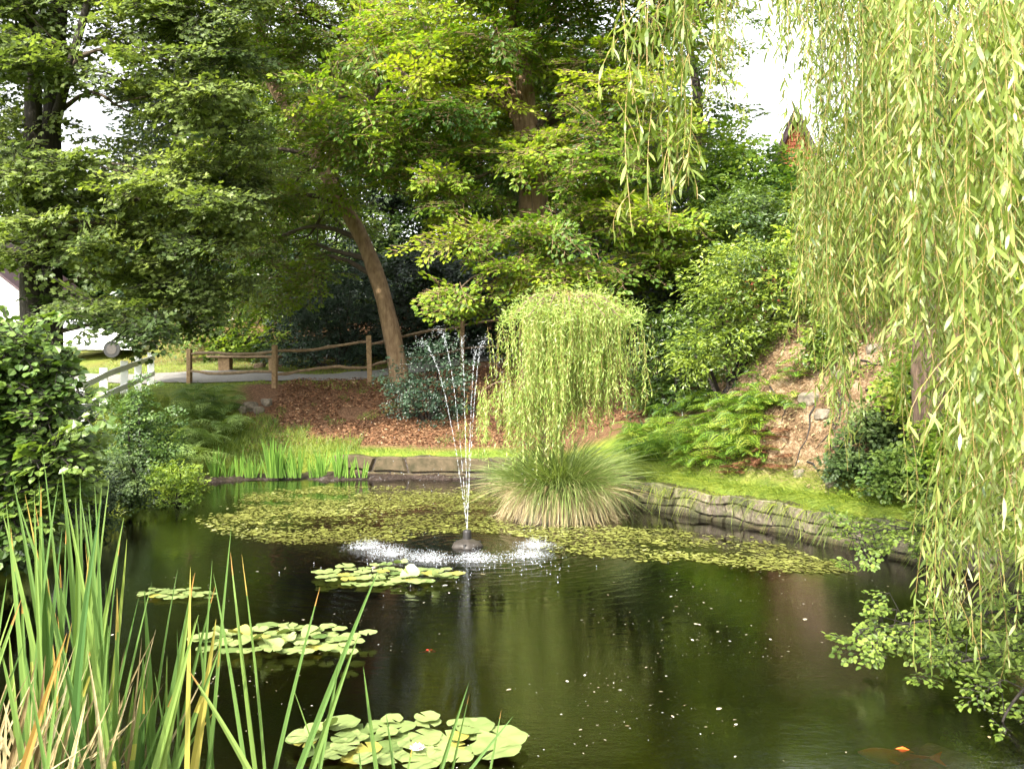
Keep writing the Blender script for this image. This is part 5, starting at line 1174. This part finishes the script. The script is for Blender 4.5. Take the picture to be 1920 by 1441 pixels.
def car():
    D = 30.5; b = gat(165, D); root = empty('parked_car', (b[0], b[1], b[2]+.1), 'white parked car behind the white fence half hidden by leaves', 'car'); root['_w'] = 0
    prof = [(-2.1, .35), (-2.15, .75), (-2.0, .95), (-1.55, 1.02), (-1.05, 1.42), (.35, 1.45), (1.05, 1.0), (1.95, .85), (2.12, .62), (2.1, .32)]
    def extr(pr, w, inset=0):
        V = []; n = len(pr)
        for y, s in ((-w, 1), (-w*.93, 1), (w*.93, 1), (w, 1)):
            for x, z in pr: k = 1 if abs(y) < w*.95 else .97; V.append((x*k, y*(1-.16*max(0, z-.95)/.5), .35+(z-.35)*k))
        F = [(j*n+i, j*n+(i+1) % n, (j+1)*n+(i+1) % n, (j+1)*n+i) for j in range(3) for i in range(n)]
        F.append(tuple(range(n))); F.append(tuple(3*n+i for i in range(n-1, -1, -1))); return V, F
    m = MB(); V, F = extr(prof, .86); m.add(V, F); o = m.build('body', M['white'], None, bevel=.03); o.parent = root
    for s in (-1, 1):
        for pr in ([(-1.35, 1.06), (-.98, 1.36), (-.35, 1.38), (-.35, 1.04)], [(-.28, 1.04), (-.28, 1.38), (.30, 1.38), (.88, 1.02)]):
            m = MB(); y = s*.87
            V = [(x, y*(1-.16*max(0, z-.95)/.5)+s*.004, z) for x, z in pr]+[(x, y*(1-.16*max(0, z-.95)/.5)-s*.03, z) for x, z in pr]
            m.add(V, [(0, 1, 2, 3), (7, 6, 5, 4), (0, 4, 5, 1), (1, 5, 6, 2), (2, 6, 7, 3), (3, 7, 4, 0)]); o = m.build('window', M['glass'], None); o.parent = root
    m = MB(); m.add([(.40, -.70, 1.425), (.40, .70, 1.425), (1.06, .76, 1.015), (1.06, -.76, 1.015), (.38, -.70, 1.40), (.38, .70, 1.40), (1.04, .76, .99), (1.04, -.76, .99)], [(0, 3, 2, 1), (4, 5, 6, 7), (0, 1, 5, 4), (2, 3, 7, 6)]); o = m.build('windscreen', M['glass'], None); o.parent = root; o.location.z = .02
    for x in (-1.35, 1.35):
        for y in (-.80, .80):
            m = MB(); m.tube([(x, y-.10, .31), (x, y+.10, .31)], .31, 20); w = m.build('wheel', M['tyre'], None); w.parent = root
            mm = MB(); mm.tube([(x, y+(.11 if y > 0 else -.11), .31), (x, y+(.10 if y > 0 else -.10), .31)], .19, 16); r = mm.build('rim', M['floatgrey'], None); r.parent = w
    for y in (-.6, .6): m = MB(); m.box((2.06, y, .68), (.10, .32, .13)); o = m.build('headlight', M['glass'], None); o.parent = root
car()
def cottage():
    D = 33; b = gat(-60, D); root = empty('white_cottage', b, 'white rendered cottage glimpsed through the leaves at the left edge', 'house'); z0 = b[2]-.2; x1 = (43-960)/FPX*D; x0 = x1-7; zt = CH+(HY-548)/FPX*D
    m = MB(); n0 = [(x0, D, z0), (x1, D, z0), (x1, D, zt), ((x0+x1)/2, D, zt+2.6), (x0, D, zt)]; V = n0+[(x, y+6, z) for x, y, z in n0]
    m.add(V, [(0, 1, 2, 3, 4), (9, 8, 7, 6, 5), (0, 5, 6, 1), (1, 6, 7, 2), (4, 9, 5, 0)]); m.build('wall', M['render'], root)
    for s, (xa, xb) in (( -1, (x0-.25, (x0+x1)/2)), (1, (x1+.0, (x0+x1)/2))):
        za = zt-.0; m = MB(); m.add([(xa, D-.2, za), (xb, D-.2, zt+2.72), (xb, D+6.2, zt+2.72), (xa, D+6.2, za), (xa, D-.2, za+.12), (xb, D-.2, zt+2.85), (xb, D+6.2, zt+2.85), (xa, D+6.2, za+.12)], [(0, 1, 2, 3), (7, 6, 5, 4), (0, 4, 5, 1), (2, 6, 7, 3), (0, 3, 7, 4), (1, 5, 6, 2)]); m.build('roof', M['roofdark'], root)
    m = MB(); m.box((x1-2.6, D-.03, z0+1.9), (.9, .08, 1.1)); w = m.build('window', M['glass'], root); m = MB(); m.box((x1-2.6, D-.07, z0+1.32), (1.1, .14, .06)); m.build('sill', M['white'], w)
cottage()
def cabin():
    D = 32; ap = at(1494, 216, D); hw = 27/FPX*D/ (62/FPX*D); z0 = gz(ap[0], D)-.3; H = ap[2]-z0; W_ = H*hw
    root = empty('timber_cabin', (ap[0], D, z0), 'steep gabled cabin clad in orange-red boards above the bank shrubs', 'cabin')
    m = MB(); n = int(H/.17)
    for i in range(n):
        za = z0+H*i/n; zb_ = z0+H*(i+1)/n; wa = W_*(1-i/n); wb = W_*(1-(i+1)/n)
        m.add([(ap[0]-wa, D-.05, za), (ap[0]+wa, D-.05, za), (ap[0]+wb, D-.005, zb_), (ap[0]-wb, D-.005, zb_), (ap[0]-wa, D+.05, za), (ap[0]+wa, D+.05, za), (ap[0]+wb, D+.05, zb_), (ap[0]-wb, D+.05, zb_)], [(0, 1, 2, 3), (7, 6, 5, 4), (0, 4, 5, 1), (0, 3, 7, 4), (1, 5, 6, 2)])
    m.build('wall', M['cedar'], root)
    for s in (-1, 1):
        m = MB(); k = 1.08; a = (ap[0]+s*.02, ap[2]+.25); e = (ap[0]+s*W_*k, z0+.25-H*.08); o_ = (s*.32, .0)
        P = [(a[0], a[1]), (e[0], e[1]), (e[0]+o_[0]*-.55, e[1]-.10), (a[0]-s*.02, a[1]-.45)]
        V = [(x, D-.45, z) for x, z in P]+[(x, D+7, z) for x, z in P]; m.add(V, [(0, 1, 2, 3), (7, 6, 5, 4), (0, 4, 5, 1), (1, 5, 6, 2), (2, 6, 7, 3), (3, 7, 4, 0)]); m.build('roof', M['roofdark'], root)
    m = MB(); m.box((ap[0], D-.04, z0+H*.35), (.9, .1, 1.1)); m.build('window', M['glass'], root)
    root.rotation_euler.z = -math.radians(24)
cabin()

for o in bpy.data.objects:
    if '_w' in o: del o['_w']
